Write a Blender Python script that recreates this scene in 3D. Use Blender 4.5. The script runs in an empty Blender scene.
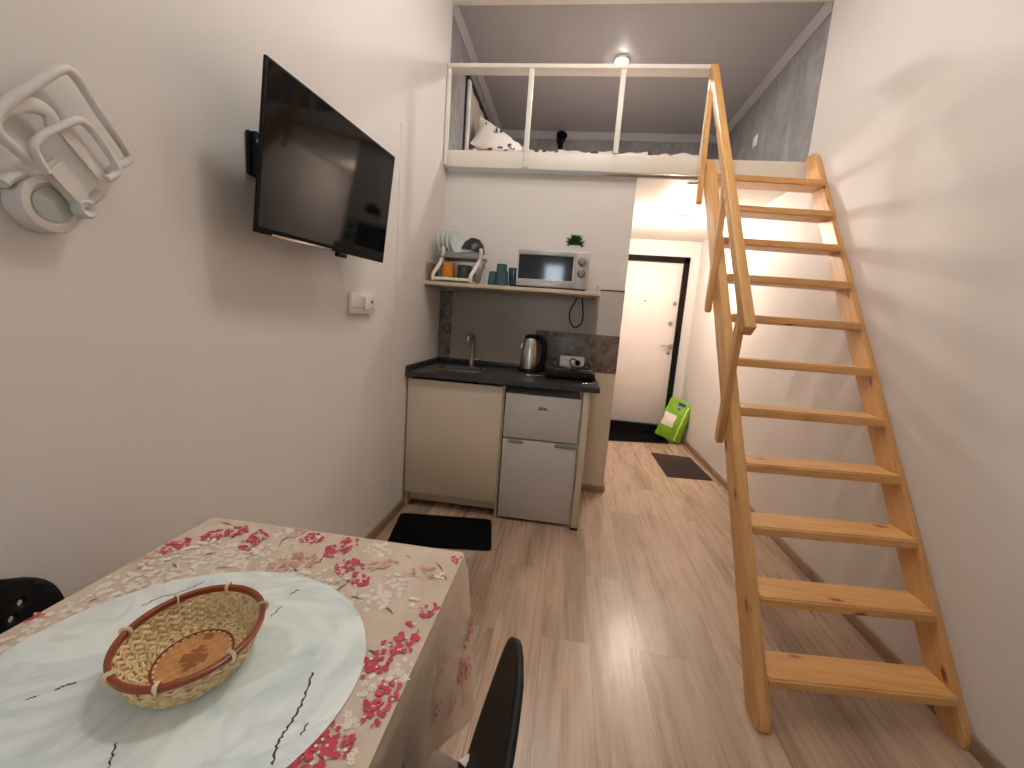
import bpy, bmesh, math, random
from math import pi, sin, cos, radians
from mathutils import Vector, Matrix
random.seed(7)
scene = bpy.context.scene
COL = scene.collection

# ------------------------------------------------------------------ room dimensions (metres)
W = 2.344        # right wall
YK = 2.869       # kitchen wall
XP = 1.317       # left wall of the hall
YD = 4.98        # entrance door wall
YF = 2.789       # front of the loft fascia
H = 3.265        # ceiling
YB = 4.803       # back wall of the loft
ZH = 2.228       # hall ceiling
ZL = 2.345       # loft floor top
YR = -2.6        # wall behind

# ------------------------------------------------------------------ materials
def srgb(r, g, b):
    f = lambda c: ((c/255+0.055)/1.055)**2.4 if c/255 > 0.04045 else c/255/12.92
    return (f(r), f(g), f(b), 1)

class NT:
    def __init__(s, name):
        s.m = bpy.data.materials.new(name); s.m.use_nodes = True
        s.t = s.m.node_tree; s.b = s.t.nodes['Principled BSDF']
    def n(s, typ, **kw):
        nd = s.t.nodes.new(typ)
        for k, v in kw.items():
            if k in nd.inputs: nd.inputs[k].default_value = v
            else: setattr(nd, k, v)
        return nd
    def l(s, a, b): s.t.links.new(a, b)
    def coords(s, scale=(1, 1, 1), rot=(0, 0, 0), loc=(0, 0, 0)):
        tc = s.n('ShaderNodeTexCoord'); mp = s.n('ShaderNodeMapping')
        mp.inputs['Scale'].default_value = scale; mp.inputs['Rotation'].default_value = rot; mp.inputs['Location'].default_value = loc
        s.l(tc.outputs['Object'], mp.inputs['Vector']); return mp.outputs['Vector']
    def noise(s, vec, scale, detail=3, rough=.5, dist=0):
        nd = s.n('ShaderNodeTexNoise'); nd.inputs['Scale'].default_value = scale; nd.inputs['Detail'].default_value = detail
        nd.inputs['Roughness'].default_value = rough; nd.inputs['Distortion'].default_value = dist
        s.l(vec, nd.inputs['Vector']); return nd.outputs['Fac']
    def ramp(s, fac, stops):
        r = s.n('ShaderNodeValToRGB'); e = r.color_ramp.elements
        while len(e) < len(stops): e.new(.5)
        for i, (p, c) in enumerate(stops): e[i].position = p; e[i].color = c
        s.l(fac, r.inputs['Fac']); return r.outputs['Color']
    def mix(s, fac, a, b, mode='MIX'):
        m = s.n('ShaderNodeMix', data_type='RGBA', blend_type=mode)
        for i, v in ((0, fac), (6, a), (7, b)):
            if hasattr(v, 'is_output') or hasattr(v, 'links'): s.l(v, m.inputs[i])
            else: m.inputs[i].default_value = v
        return m.outputs[2]
    def bump(s, h, strength=.2, dist=.01):
        b = s.n('ShaderNodeBump'); b.inputs['Strength'].default_value = strength; b.inputs['Distance'].default_value = dist
        s.l(h, b.inputs['Height']); s.l(b.outputs['Normal'], s.b.inputs['Normal'])

def mat(name, col, rough=.5, metal=0, var=.06, vscale=6, bump=0, bscale=200, trans=0, spec=.5, emit=None, estr=0, coat=0, alpha=1):
    t = NT(name); v = t.coords()
    f = t.noise(v, vscale, 4)
    d = tuple(c*(1-var) for c in col[:3])+(1,); u = tuple(min(1, c*(1+var)) for c in col[:3])+(1,)
    t.l(t.ramp(f, [(.3, d), (.7, u)]), t.b.inputs['Base Color'])
    t.b.inputs['Roughness'].default_value = rough; t.b.inputs['Metallic'].default_value = metal
    t.b.inputs['Transmission Weight'].default_value = trans; t.b.inputs['Specular IOR Level'].default_value = spec
    t.b.inputs['Coat Weight'].default_value = coat; t.b.inputs['Alpha'].default_value = alpha
    if emit: t.b.inputs['Emission Color'].default_value = emit; t.b.inputs['Emission Strength'].default_value = estr
    if bump: t.bump(t.noise(v, bscale, 2), bump, .004)
    return t.m

def wood_mat(name, light, mid, dark, knot=True, rough=.42):
    t = NT(name)
    info = t.n('ShaderNodeObjectInfo')
    tc = t.n('ShaderNodeTexCoord')
    add = t.n('ShaderNodeVectorMath', operation='MULTIPLY_ADD')
    t.l(info.outputs['Random'], add.inputs[0]); add.inputs[1].default_value = (7, 5, 3); t.l(tc.outputs['Object'], add.inputs[2])
    mp = t.n('ShaderNodeMapping'); mp.inputs['Scale'].default_value = (.9, 14, 14); t.l(add.outputs[0], mp.inputs['Vector'])
    mp2 = t.n('ShaderNodeMapping'); mp2.inputs['Scale'].default_value = (6, 60, 60); t.l(add.outputs[0], mp2.inputs['Vector'])
    f1 = t.noise(mp.outputs['Vector'], 1.6, 4, .6, 1.2); f2 = t.noise(mp2.outputs['Vector'], 1.5, 3)
    c1 = t.ramp(f1, [(.25, dark), (.45, mid), (.7, light)])
    c2 = t.mix(.25, c1, t.ramp(f2, [(.35, dark), (.65, light)]))
    out = c2
    if knot:
        mp3 = t.n('ShaderNodeMapping'); mp3.inputs['Scale'].default_value = (4.5, 11, 11); t.l(add.outputs[0], mp3.inputs['Vector'])
        vo = t.n('ShaderNodeTexVoronoi'); vo.inputs['Scale'].default_value = 1; vo.inputs['Randomness'].default_value = 1
        t.l(mp3.outputs['Vector'], vo.inputs['Vector'])
        k = t.ramp(vo.outputs['Distance'], [(.07, (1, 1, 1, 1)), (.15, (0, 0, 0, 1))])
        out = t.mix(k, c2, srgb(120, 62, 24))
    t.l(out, t.b.inputs['Base Color']); t.b.inputs['Roughness'].default_value = rough
    t.b.inputs['Coat Weight'].default_value = .15; t.b.inputs['Coat Roughness'].default_value = .3
    t.bump(f2, .06, .002)
    return t.m

def floor_mat():
    t = NT('oak laminate planks'); v = t.coords()
    rot = t.coords(rot=(0, 0, pi/2))
    br = t.n('ShaderNodeTexBrick'); br.offset = .37; br.offset_frequency = 2; br.squash = 1
    for k, x in (('Scale', 1.0), ('Mortar Size', .0011), ('Mortar Smooth', .1), ('Bias', 0), ('Brick Width', 1.28), ('Row Height', .192)):
        br.inputs[k].default_value = x
    br.inputs['Color1'].default_value = (0, 0, 0, 1); br.inputs['Color2'].default_value = (1, 1, 1, 1); br.inputs['Mortar'].default_value = (.5, .5, .5, 1)
    t.l(rot, br.inputs['Vector'])
    sc = t.n('ShaderNodeVectorMath', operation='MULTIPLY_ADD'); t.l(br.outputs['Color'], sc.inputs[0]); sc.inputs[1].default_value = (3, 7, 2); t.l(v, sc.inputs[2])
    mp = t.n('ShaderNodeMapping'); mp.inputs['Scale'].default_value = (7, .55, 1); t.l(sc.outputs[0], mp.inputs['Vector'])
    mp2 = t.n('ShaderNodeMapping'); mp2.inputs['Scale'].default_value = (60, 2.5, 1); t.l(sc.outputs[0], mp2.inputs['Vector'])
    g1 = t.noise(mp.outputs['Vector'], 1.3, 5, .6, .9); g2 = t.noise(mp2.outputs['Vector'], 1.2, 4, .6, .4)
    c = t.ramp(g1, [(.26, srgb(122, 98, 79)), (.42, srgb(164, 139, 117)), (.58, srgb(192, 168, 146)), (.78, srgb(150, 126, 105))])
    c = t.mix(.12, c, t.ramp(g2, [(.3, srgb(128, 102, 80)), (.65, srgb(196, 170, 144))]))
    tone = t.ramp(br.outputs['Color'], [(0, (.88, .88, .88, 1)), (1, (1.06, 1.05, 1.04, 1))])
    c = t.mix(1.0, c, tone, 'MULTIPLY')
    mp3 = t.n('ShaderNodeMapping'); mp3.inputs['Scale'].default_value = (6.5, 1.6, 1); t.l(v, mp3.inputs['Vector'])
    vo = t.n('ShaderNodeTexVoronoi'); vo.inputs['Scale'].default_value = 1.0; t.l(mp3.outputs['Vector'], vo.inputs['Vector'])
    kn = t.ramp(vo.outputs['Distance'], [(.03, (1, 1, 1, 1)), (.09, (0, 0, 0, 1))])
    c = t.mix(t.mix(.55, (0, 0, 0, 1), kn), c, srgb(104, 78, 58))
    seam = t.ramp(br.outputs['Fac'], [(0, (0, 0, 0, 1)), (1, (.75, .75, .75, 1))])
    c = t.mix(seam, c, srgb(95, 74, 58))
    t.l(c, t.b.inputs['Base Color'])
    t.l(t.ramp(g2, [(.3, (.24, .24, .24, 1)), (.7, (.33, .33, .33, 1))]), t.b.inputs['Roughness'])
    t.bump(g2, .05, .002)
    return t.m

def loft_wall_mat():
    t = NT('grey blotchy wallpaper'); v = t.coords(scale=(1, 1, .6))
    f = t.noise(v, 5, 6, .62, .8); g = t.noise(v, 26, 3)
    c = t.ramp(f, [(.3, srgb(114, 111, 109)), (.5, srgb(138, 134, 131)), (.72, srgb(164, 160, 157))])
    c = t.mix(.25, c, t.ramp(g, [(.3, srgb(108, 107, 108)), (.7, srgb(164, 162, 161))]))
    t.l(c, t.b.inputs['Base Color']); t.b.inputs['Roughness'].default_value = .75; t.bump(g, .15, .004)
    return t.m

def mosaic_mat():
    t = NT('dark patterned wall tile'); v = t.coords()
    vo = t.n('ShaderNodeTexVoronoi'); vo.inputs['Scale'].default_value = 13; t.l(v, vo.inputs['Vector'])
    f = t.noise(v, 14, 4, .6, 1.5)
    c = t.ramp(vo.outputs['Distance'], [(.08, srgb(150, 136, 122)), (.3, srgb(66, 57, 51)), (.6, srgb(128, 113, 101))])
    c = t.mix(.45, c, t.ramp(f, [(.35, srgb(60, 51, 46)), (.65, srgb(128, 114, 103))]))
    t.l(c, t.b.inputs['Base Color']); t.b.inputs['Roughness'].default_value = .32
    return t.m

def marble_mat():
    t = NT('pale mint marble print'); v = t.coords()
    f = t.noise(v, 6, 5, .6, .8); w = t.noise(v, 4.5, 3, .6, 1.5)
    c = t.ramp(f, [(.3, srgb(202, 220, 217)), (.48, srgb(228, 238, 235)), (.7, srgb(240, 245, 242))])
    vein = t.ramp(w, [(.44, (0, 0, 0, 1)), (.5, (.22, .22, .22, 1)), (.56, (0, 0, 0, 1))])
    c = t.mix(vein, c, srgb(150, 160, 155))
    t.l(c, t.b.inputs['Base Color']); t.b.inputs['Roughness'].default_value = .3
    return t.m

def cloth_mat():
    t = NT('beige printed tablecloth'); v = t.coords()
    f = t.noise(v, 9, 4); g = t.noise(v, 34, 3, .6, .6)
    c = t.ramp(f, [(.3, srgb(196, 176, 156)), (.6, srgb(208, 190, 170)), (.75, srgb(213, 190, 176))])
    c = t.mix(t.ramp(g, [(.55, (0, 0, 0, 1)), (.72, (.35, .35, .35, 1))]), c, srgb(222, 205, 190))
    t.l(c, t.b.inputs['Base Color']); t.b.inputs['Roughness'].default_value = .45
    return t.m

def weave_floor_mat():
    t = NT('brown bamboo base'); v = t.coords()
    ck = t.n('ShaderNodeTexChecker'); ck.inputs['Scale'].default_value = 110; t.l(v, ck.inputs['Vector'])
    f = t.noise(v, 30, 3)
    c = t.mix(ck.outputs['Fac'], srgb(206, 152, 100), srgb(192, 136, 84))
    c = t.mix(.3, c, t.ramp(f, [(.3, srgb(150, 92, 46)), (.7, srgb(205, 152, 98))]))
    t.l(c, t.b.inputs['Base Color']); t.b.inputs['Roughness'].default_value = .5
    return t.m

M = {}
M['wall'] = mat('warm white wall paint', srgb(222, 215, 209), .6, var=.02, vscale=2, bump=.08, bscale=90)
M['ceil'] = mat('white ceiling paint', srgb(225, 218, 208), .6, var=.02)
M['loftceil'] = mat('satin grey stretch ceiling', srgb(172, 169, 168), .42, var=.02)
M['loftwall'] = loft_wall_mat()
M['cornice'] = mat('grey white cornice', srgb(172, 168, 166), .5, var=.03)
M['floor'] = floor_mat()
M['skirt'] = mat('brown oak skirting', srgb(150, 122, 98), .4, var=.12, vscale=14)
M['white'] = mat('white painted wood', srgb(228, 220, 208), .4, var=.02)
M['pine'] = wood_mat('varnished pine', srgb(226, 178, 118), srgb(213, 160, 97), srgb(190, 132, 74))
M['cabinet'] = mat('cream cabinet laminate', srgb(206, 190, 168), .38, var=.02)
M['beige'] = mat('pale maple board', srgb(200, 188, 162), .45, var=.05, vscale=12)
M['counter'] = mat('charcoal stone laminate', srgb(44, 42, 39), .36, var=.25, vscale=60)
M['panel'] = mat('grey gloss splashback', srgb(148, 136, 120), .3, var=.04, vscale=8)
M['palegrey'] = mat('pale grey tile', srgb(190, 182, 172), .3, var=.05, vscale=8)
M['mosaic'] = mosaic_mat()
M['fridge'] = mat('white enamel', srgb(192, 186, 178), .35, var=.015)
M['grey'] = mat('grey plastic', srgb(128, 126, 124), .45)
M['dark'] = mat('dark seam', srgb(28, 25, 24), .6)
M['shadesteel'] = mat('shaded basin steel', srgb(92, 88, 82), .42, .8, var=.05, vscale=30)  # steel darkened in colour for the shade inside the basin
M['dullsteel'] = mat('satin steel', srgb(140, 132, 122), .38, .8, var=.05, vscale=30)
M['steel'] = mat('brushed steel', srgb(190, 186, 180), .28, 1, var=.05, vscale=30)
M['chrome'] = mat('chrome', srgb(215, 213, 210), .1, 1, var=.02)
M['silver'] = mat('silver plastic', srgb(186, 182, 176), .32, .35, var=.03)
M['black'] = mat('black plastic', srgb(10, 10, 10), .55, spec=.22, var=.1)
M['matte'] = mat('black rubber', srgb(8, 8, 8), .95, spec=.1, var=.15, vscale=40, bump=.3, bscale=300)
M['screen'] = mat('glossy black screen', (.004, .004, .0045, 1), .06, var=.05, spec=.16)
M['glass'] = mat('dark oven glass', (.012, .016, .018, 1), .07, var=.05, spec=.6)
M['tumbler'] = mat('teal grey glass', srgb(86, 122, 136), .08, var=.05, trans=.55, spec=.5)
M['plate'] = mat('pale green glass', srgb(236, 240, 236), .12, var=.03, trans=.18)
M['orange'] = mat('orange enamel', srgb(226, 138, 42), .35, var=.1, vscale=30)
M['olive'] = mat('dark olive ceramic', srgb(62, 66, 50), .35, var=.15, vscale=30)
M['navy'] = mat('black blue ceramic', srgb(12, 12, 18), .35, var=.1)
M['ceramic'] = mat('white ceramic', srgb(228, 222, 214), .25, var=.02)
M['leaf'] = mat('dark green leaf', srgb(42, 82, 36), .5, var=.35, vscale=60)
M['doorwhite'] = mat('white door laminate', srgb(226, 214, 206), .45, var=.015)
M['doorframe'] = mat('black brown metal', srgb(16, 11, 10), .7, spec=.15, var=.1)
M['mat_brown'] = mat('dark brown carpet', srgb(48, 32, 28), .95, var=.25, vscale=120, bump=.5, bscale=400)
M['bag'] = mat('lime plastic', srgb(122, 172, 30), .3, var=.12, vscale=12)
M['label'] = mat('white label', srgb(235, 222, 215), .45, var=.02)
M['yellow'] = mat('pale yellow stripe', srgb(222, 226, 110), .4, var=.05)
M['blue'] = mat('deep blue print', srgb(30, 42, 96), .4, var=.05)
M['cloth'] = cloth_mat()
M['marble'] = marble_mat()
M['red'] = mat('crimson print', srgb(190, 52, 80), .5, var=.16, vscale=90)
M['pink'] = mat('faded rose print', srgb(206, 152, 136), .5, var=.08, vscale=90)
M['blossom'] = mat('white blossom print', srgb(232, 222, 210), .5, var=.05, vscale=90)
M['twig'] = mat('dark twig print', srgb(62, 48, 46), .5, var=.1)
M['straw'] = mat('straw strip', srgb(232, 208, 160), .5, var=.12, vscale=70)
M['straw_dark'] = mat('tan straw strip', srgb(218, 184, 130), .5, var=.15, vscale=70)
M['rim'] = mat('red brown bamboo rim', srgb(134, 60, 28), .35, var=.14, vscale=40)
M['basefloor'] = weave_floor_mat()
M['basestar'] = mat('dark brown bamboo strip', srgb(150, 92, 46), .5, var=.1, vscale=60)
M['tie'] = mat('cream binding', srgb(232, 214, 172), .5, var=.05)
M['cushion'] = mat('taupe fabric', srgb(140, 122, 110), .9, var=.06, vscale=60, bump=.3, bscale=500)
M['ghost'] = mat('white plastic tube', srgb(216, 209, 203), .4, var=.02)
M['dish'] = mat('grey green plastic', srgb(170, 176, 166), .4, var=.04)
M['blind'] = mat('beige roller blind', srgb(170, 160, 146), .8, var=.1, vscale=9)
M['bedding'] = mat('white bedding', srgb(214, 206, 196), .8, var=.04)
M['lamp'] = mat('lamp diffuser', (1, .93, .8, 1), .4, emit=(1, .86, .68, 1), estr=22)
M['lampw'] = mat('spot diffuser', (1, .95, .88, 1), .4, emit=(1, .94, .88, 1), estr=28)

# ------------------------------------------------------------------ mesh helpers
def box(bm, lo, hi, mi=0, bev=0, seg=2):
    r = bmesh.ops.create_cube(bm, size=1)
    for v in r['verts']:
        v.co = Vector([lo[i] + (v.co[i]+.5)*(hi[i]-lo[i]) for i in range(3)])
    fs = set(f for v in r['verts'] for f in v.link_faces)
    for f in fs: f.material_index = mi
    if bev:
        es = list(set(e for v in r['verts'] for e in v.link_edges))
        g = bmesh.ops.bevel(bm, geom=es, offset=bev, segments=seg, affect='EDGES', profile=.5)
        for f in g['faces']: f.material_index = mi
    return r

def prism(bm, pts, axis, a, b, mi=0):
    """polygon pts (2D) extruded along axis from a to b; the 2D axes are the other two in order"""
    def P3(p, t):
        q = list(p); q.insert(axis, t); return Vector(q)
    va = [bm.verts.new(P3(p, a)) for p in pts]; vb = [bm.verts.new(P3(p, b)) for p in pts]
    n = len(pts); fs = [bm.faces.new(va), bm.faces.new(vb[::-1])]
    for i in range(n): fs.append(bm.faces.new((va[i], vb[i], vb[(i+1) % n], va[(i+1) % n])))
    for f in fs: f.material_index = mi
    return fs

def lathe(bm, prof, c=(0, 0, 0), seg=32, mi=0, ax=None):
    """revolve (r,z) profile about z through c; ax: optional rotation matrix"""
    rings = []
    for r, z in prof:
        ring = []
        for k in range(seg):
            p = Vector((r*cos(2*pi*k/seg), r*sin(2*pi*k/seg), z))
            if ax is not None: p = ax @ p
            ring.append(bm.verts.new(p+Vector(c)))
        rings.append(ring)
    for i in range(len(rings)-1):
        for k in range(seg):
            f = bm.faces.new((rings[i][k], rings[i][(k+1) % seg], rings[i+1][(k+1) % seg], rings[i+1][k])); f.material_index = mi
    for ring, rv in ((rings[0], True), (rings[-1], False)):
        f = bm.faces.new(ring[::-1] if rv else ring); f.material_index = mi

def smooth_path(pts, n=8, closed=False):
    pts = [Vector(p) for p in pts]; out = []
    N = len(pts); rng = N if closed else N-1
    for i in range(rng):
        if closed: a, b, c, d = pts[i-1], pts[i], pts[(i+1) % N], pts[(i+2) % N]
        else: a, b, c, d = pts[max(i-1, 0)], pts[i], pts[i+1], pts[min(i+2, N-1)]
        for k in range(n):
            t = k/n
            out.append(.5*((2*b)+(c-a)*t+(2*a-5*b+4*c-d)*t*t+(3*b-a-3*c+d)*t**3))
    if not closed: out.append(pts[-1])
    return out

def tube(bm, path, r, seg=10, closed=False, mi=0, flat=None):
    """tube along path; r number or list; flat=(sx, sy) squashes the section"""
    path = [Vector(p) for p in path]; N = len(path); rings = []
    up = Vector((0, 0, 1))
    t0 = (path[1]-path[0]).normalized()
    if abs(t0.dot(up)) > .9: up = Vector((1, 0, 0))
    nrm = (up - t0*up.dot(t0)).normalized()
    for i in range(N):
        if closed: t = (path[(i+1) % N]-path[i-1]).normalized()
        else: t = (path[min(i+1, N-1)]-path[max(i-1, 0)]).normalized()
        nrm = (nrm - t*nrm.dot(t)).normalized(); bn = t.cross(nrm)
        rr = r[i] if isinstance(r, (list, tuple)) else r
        fx, fy = flat or (1, 1)
        rings.append([bm.verts.new(path[i]+nrm*rr*fx*cos(2*pi*k/seg)+bn*rr*fy*sin(2*pi*k/seg)) for k in range(seg)])
    m = N if closed else N-1
    for i in range(m):
        A, B = rings[i], rings[(i+1) % N]
        for k in range(seg):
            f = bm.faces.new((A[k], A[(k+1) % seg], B[(k+1) % seg], B[k])); f.material_index = mi
    if not closed:
        for f in (bm.faces.new(rings[0][::-1]), bm.faces.new(rings[-1])): f.material_index = mi

def finish(name, bm, mats, parent=None, mtx=None, angle=.7, recalc=True):
    """links bm as one mesh object; mtx = local frame the (world) verts are re-expressed in"""
    if recalc: bmesh.ops.recalc_face_normals(bm, faces=bm.faces[:])
    if mtx is not None: bm.transform(mtx.inverted())
    me = bpy.data.meshes.new(name); bm.to_mesh(me); bm.free()
    for m in (mats if isinstance(mats, (list, tuple)) else [mats]): me.materials.append(M[m] if isinstance(m, str) else m)
    me.polygons.foreach_set('use_smooth', [True]*len(me.polygons)); me.set_sharp_from_angle(angle=angle)
    o = bpy.data.objects.new(name, me); COL.objects.link(o)
    if mtx is not None: o.matrix_world = mtx
    if parent is not None:
        o.parent = parent; o.matrix_parent_inverse = parent.matrix_basis.inverted()
    return o

def tag(o, label, cat, group=None):
    o['label'] = label; o['category'] = cat
    if group: o['group'] = group
    return o

def thing(name, label, cat, loc=(0, 0, 0), rz=0, group=None):
    o = bpy.data.objects.new(name, None); COL.objects.link(o); o.empty_display_size = .05
    o.location = loc; o.rotation_euler = (0, 0, rz)
    o.matrix_basis = Matrix.Translation(loc) @ Matrix.Rotation(rz, 4, 'Z')
    return tag(o, label, cat, group)

def T(loc, rz=0): return Matrix.Translation(loc) @ Matrix.Rotation(rz, 4, 'Z')

def local(name, bm, mats, parent, angle=.7):
    """bm is in the parent's own frame"""
    o = finish(name, bm, mats, None, None, angle); o.parent = parent; return o

def struct(name, bm, mats, mtx=None, **kw):
    o = finish(name, bm, mats, None, mtx, **kw); o['kind'] = 'structure'; return o

def B(): return bmesh.new()

def sbox(name, lo, hi, m, bev=0):
    bm = B(); box(bm, lo, hi, 0, bev); return struct(name, bm, m)

def pbox(name, parent, lo, hi, m, bev=.002, mtx=None):
    bm = B(); box(bm, lo, hi, 0, bev); return finish(name, bm, m, parent, mtx)

# ------------------------------------------------------------------ the setting
sbox('floor', (-.1, YR-.1, -.1), (W+.1, YD+.2, 0), 'floor')
sbox('ceiling', (-.1, YR-.1, H), (W+.1, YF+.02, H+.1), 'ceil')
sbox('ceiling_loft', (-.1, YF+.02, H), (W+.1, YB+.1, H+.1), 'loftceil')
sbox('wall_left', (-.12, YR-.1, 0), (0, YF+.04, H), 'wall')
sbox('wall_left_kitchen', (-.12, YF+.04, 0), (0, YK, ZL-.11), 'wall')
sbox('wall_right', (W, YR-.1, 0), (W+.12, YF+.04, H), 'wall')
sbox('wall_right_hall', (W, YF+.04, 0), (W+.12, YD+.2, ZL-.11), 'wall')
bm = B()
WX0, WX1, WZ0, WZ1 = .40, .80, 1.05, 2.25
for lo, hi in (((-.1, YR-.1, 0), (WX0, YR, H)), ((WX1, YR-.1, 0), (W+.1, YR, H)), ((WX0, YR-.1, 0), (WX1, YR, WZ0)), ((WX0, YR-.1, WZ1), (WX1, YR, H))): box(bm, lo, hi)
struct('wall_back', bm, 'wall')
bm = B()
for lo, hi in (((WX0, YR-.08, WZ0), (WX0+.05, YR-.02, WZ1)), ((WX1-.05, YR-.08, WZ0), (WX1, YR-.02, WZ1)), ((WX0+.05, YR-.08, WZ0), (WX1-.05, YR-.02, WZ0+.05)), ((WX0+.05, YR-.08, WZ1-.05), (WX1-.05, YR-.02, WZ1)), ((WX0+.05, YR-.08, 1.80), (WX1-.05, YR-.02, 1.84))): box(bm, lo, hi, 0, .004)
struct('added_window', bm, 'white')  # unseen window, added to let cool light onto the table
sbox('wall_kitchen', (-.1, YK, 0), (XP, YK+.1, ZL-.11), 'wall')
sbox('wall_hall_left', (XP-.1, YK+.1, 0), (XP, YD+.2, ZL-.11), 'wall')
# wall around the entrance door
bm = B()
DX0, DX1, DZ = 1.345, 2.235, 2.052
box(bm, (DX1, YD, 0), (W, YD+.15, ZH)); box(bm, (XP, YD, DZ), (DX1, YD+.15, ZH)); box(bm, (XP, YD, 0), (DX0, YD+.15, DZ))
struct('wall_door', bm, 'wall')
# loft slab, its hall ceiling, walls of the loft
sbox('floor_loft', (0, YF+.035, ZL-.10), (W, YB+.1, ZL), 'white')
sbox('ceiling_hall', (XP, YK, ZH), (W, YD+.1, ZH+.012), 'ceil')
sbox('wall_loft_left', (-.12, YF+.04, ZL-.10), (0, YB+.1, H), 'loftwall')
sbox('wall_loft_right', (W, YF+.04, ZL-.10), (W+.12, YB+.1, H), 'loftwall')
sbox('wall_loft_back', (-.1, YB, ZL-.10), (W+.1, YB+.1, H), 'loftwall')
sbox('trim_1', (0, YF, 2.2365), (1.69, YF+.033, 2.3445), 'white', .004)        # fascia board
# cornice of the loft
def cornice(name, pts_a, pts_b):
    bm = B(); va = [bm.verts.new(p) for p in pts_a]; vb = [bm.verts.new(p) for p in pts_b]
    n = len(va); bm.faces.new(va); bm.faces.new(vb[::-1])
    for i in range(n): bm.faces.new((va[i], vb[i], vb[(i+1) % n], va[(i+1) % n]))
    struct(name, bm, 'cornice')
prof = [(0, 0), (.0, -.068), (.008, -.068), (.012, -.055), (.026, -.022), (.034, -.012), (.034, 0)]
cornice('trim_2', [(x, YF+.05, H+z) for x, z in prof], [(x, YB, H+z) for x, z in prof])
cornice('trim_3', [(W-x, YF+.05, H+z) for x, z in prof], [(W-x, YB, H+z) for x, z in prof])
cornice('trim_4', [(.034, YB-x, H+z) for x, z in prof], [(W-.034, YB-x, H+z) for x, z in prof])
sbox('trim_5', (0, YF, H-.012), (W, YF+.045, H), 'ceil')                        # edge of the room ceiling
# skirting boards
sk = lambda n, lo, hi: sbox(n, lo, hi, 'skirt', .004)
sk('baseboard_left', (0, YR, 0), (.014, YK-.62, .055))
sk('baseboard_right', (W-.014, YR, 0), (W, YD, .055))
sk('baseboard_kitchen', (1.10, YK-.014, 0), (XP, YK, .055))
sk('baseboard_hall', (XP, YK+.0, 0), (XP+.014, YD, .055))
# splashback: big grey panel, dark tile strip by the corner, dark tiles behind the hob, pale tiles at the right
sbox('wall_kitchen_panel', (.095, YK-.008, .88), (1.15, YK, 1.44), 'panel')
sbox('wall_kitchen_tile_strip', (0, YK-.010, .88), (.095, YK, 1.405), 'mosaic')
bm = B(); box(bm, (.72, YK-.014, .90), (XP, YK, 1.168), 0, .002); struct('wall_kitchen_dark_tile', bm, 'mosaic')
sbox('wall_kitchen_pale_tile', (1.15, YK-.009, 1.168), (XP, YK, 1.475), 'palegrey')
bm = B(); box(bm, (1.15, YK-.012, 1.475), (XP, YK, 1.484)); struct('trim_6', bm, 'dark')
sbox('trim_7', (0.0, 2.02, .06), (.003, 2.045, 2.2), 'wall')                    # joint line on the left wall

M['beigewall'] = mat('beige wall panel', srgb(206, 190, 166), .5, var=.02)
bm = B(); box(bm, (1.10, YK-.008, .056), (XP-.001, YK, .899)); struct('wall_kitchen_lower', bm, 'beigewall')
# entrance door
door = bpy.data.objects.new('door_1', None); COL.objects.link(door); door.location = (DX0, YD, 0); door.matrix_basis = Matrix.Translation((DX0, YD, 0)); door['kind'] = 'structure'
bm = B(); box(bm, (DX0+.04, YD+.02, .105), (DX1-.052, YD+.075, DZ-.058), 0, .004); finish('door_leaf', bm, 'doorwhite', door)
bm = B()
box(bm, (DX0, YD-.025, 0), (DX0+.05, YD+.09, DZ)); box(bm, (DX1-.058, YD-.025, 0), (DX1, YD+.09, DZ)); box(bm, (DX0, YD-.025, DZ-.062), (DX1, YD+.09, DZ)); box(bm, (DX0, YD-.025, 0), (DX1, YD+.09, .10))
finish('door_frame', bm, 'doorframe', door)
RY = Matrix.Rotation(pi/2, 3, 'X')
def rose(name, x, z, r=.026, m='steel', slot=True):
    bm = B(); lathe(bm, [(r*.96, 0), (r, .004), (r, .012), (r*.8, .017), (.001, .018)], (x, YD+.021, z), 20, 0, RY)
    if slot: box(bm, (x-.006, YD-.001, z-.012), (x+.006, YD+.004, z+.004), 1)
    finish(name, bm, [m, 'dark'], door)
rose('lock_rose', 2.135, 1.54); rose('lock_rose', 2.115, 1.31); rose('lock_rose', 2.13, .965, .022)
rose('peephole', 1.80, 1.545, .009, 'dark', False)
bm = B(); lathe(bm, [(.026, 0), (.028, .006), (.026, .012), (.012, .014), (.011, .045)], (2.15, YD+.021, 1.05), 20, 0, RY)
tube(bm, smooth_path([(2.15, YD-.022, 1.05), (2.12, YD-.028, 1.052), (2.06, YD-.03, 1.05), (2.02, YD-.028, 1.045)], 5), .010, 10)
finish('door_handle', bm, 'steel', door)

# window in the left wall of the loft
win = bpy.data.objects.new('window_1', None); COL.objects.link(win); win['kind'] = 'structure'; win.matrix_basis = Matrix.Translation((0, 3.3, ZL))
bm = B()
for lo, hi in (((0, 3.28, 2.36), (.03, 3.335, 3.03)), ((0, 4.66, 2.36), (.03, 4.72, 3.03)), ((0, 3.28, 2.36), (.03, 4.72, 2.42))): box(bm, lo, hi, 0, .003)
finish('window_frame', bm, 'white', win)
bm = B(); box(bm, (0, 3.24, 3.03), (.028, 4.74, 3.06), 0, .003); box(bm, (0, 3.25, 2.36), (.012, 3.28, 3.03)); finish('blind_rail', bm, 'dark', win)
bm = B(); n = 40
for i in range(n):
    y0, y1 = 3.335+1.325*i/n, 3.335+1.325*(i+1)/n
    x0, x1 = .012+.004*sin(i*.9), .012+.004*sin((i+1)*.9)
    vs = [bm.verts.new(p) for p in ((x0, y0, 2.42), (x1, y1, 2.42), (x1, y1, 3.03), (x0, y0, 3.03))]; bm.faces.new(vs)
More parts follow.
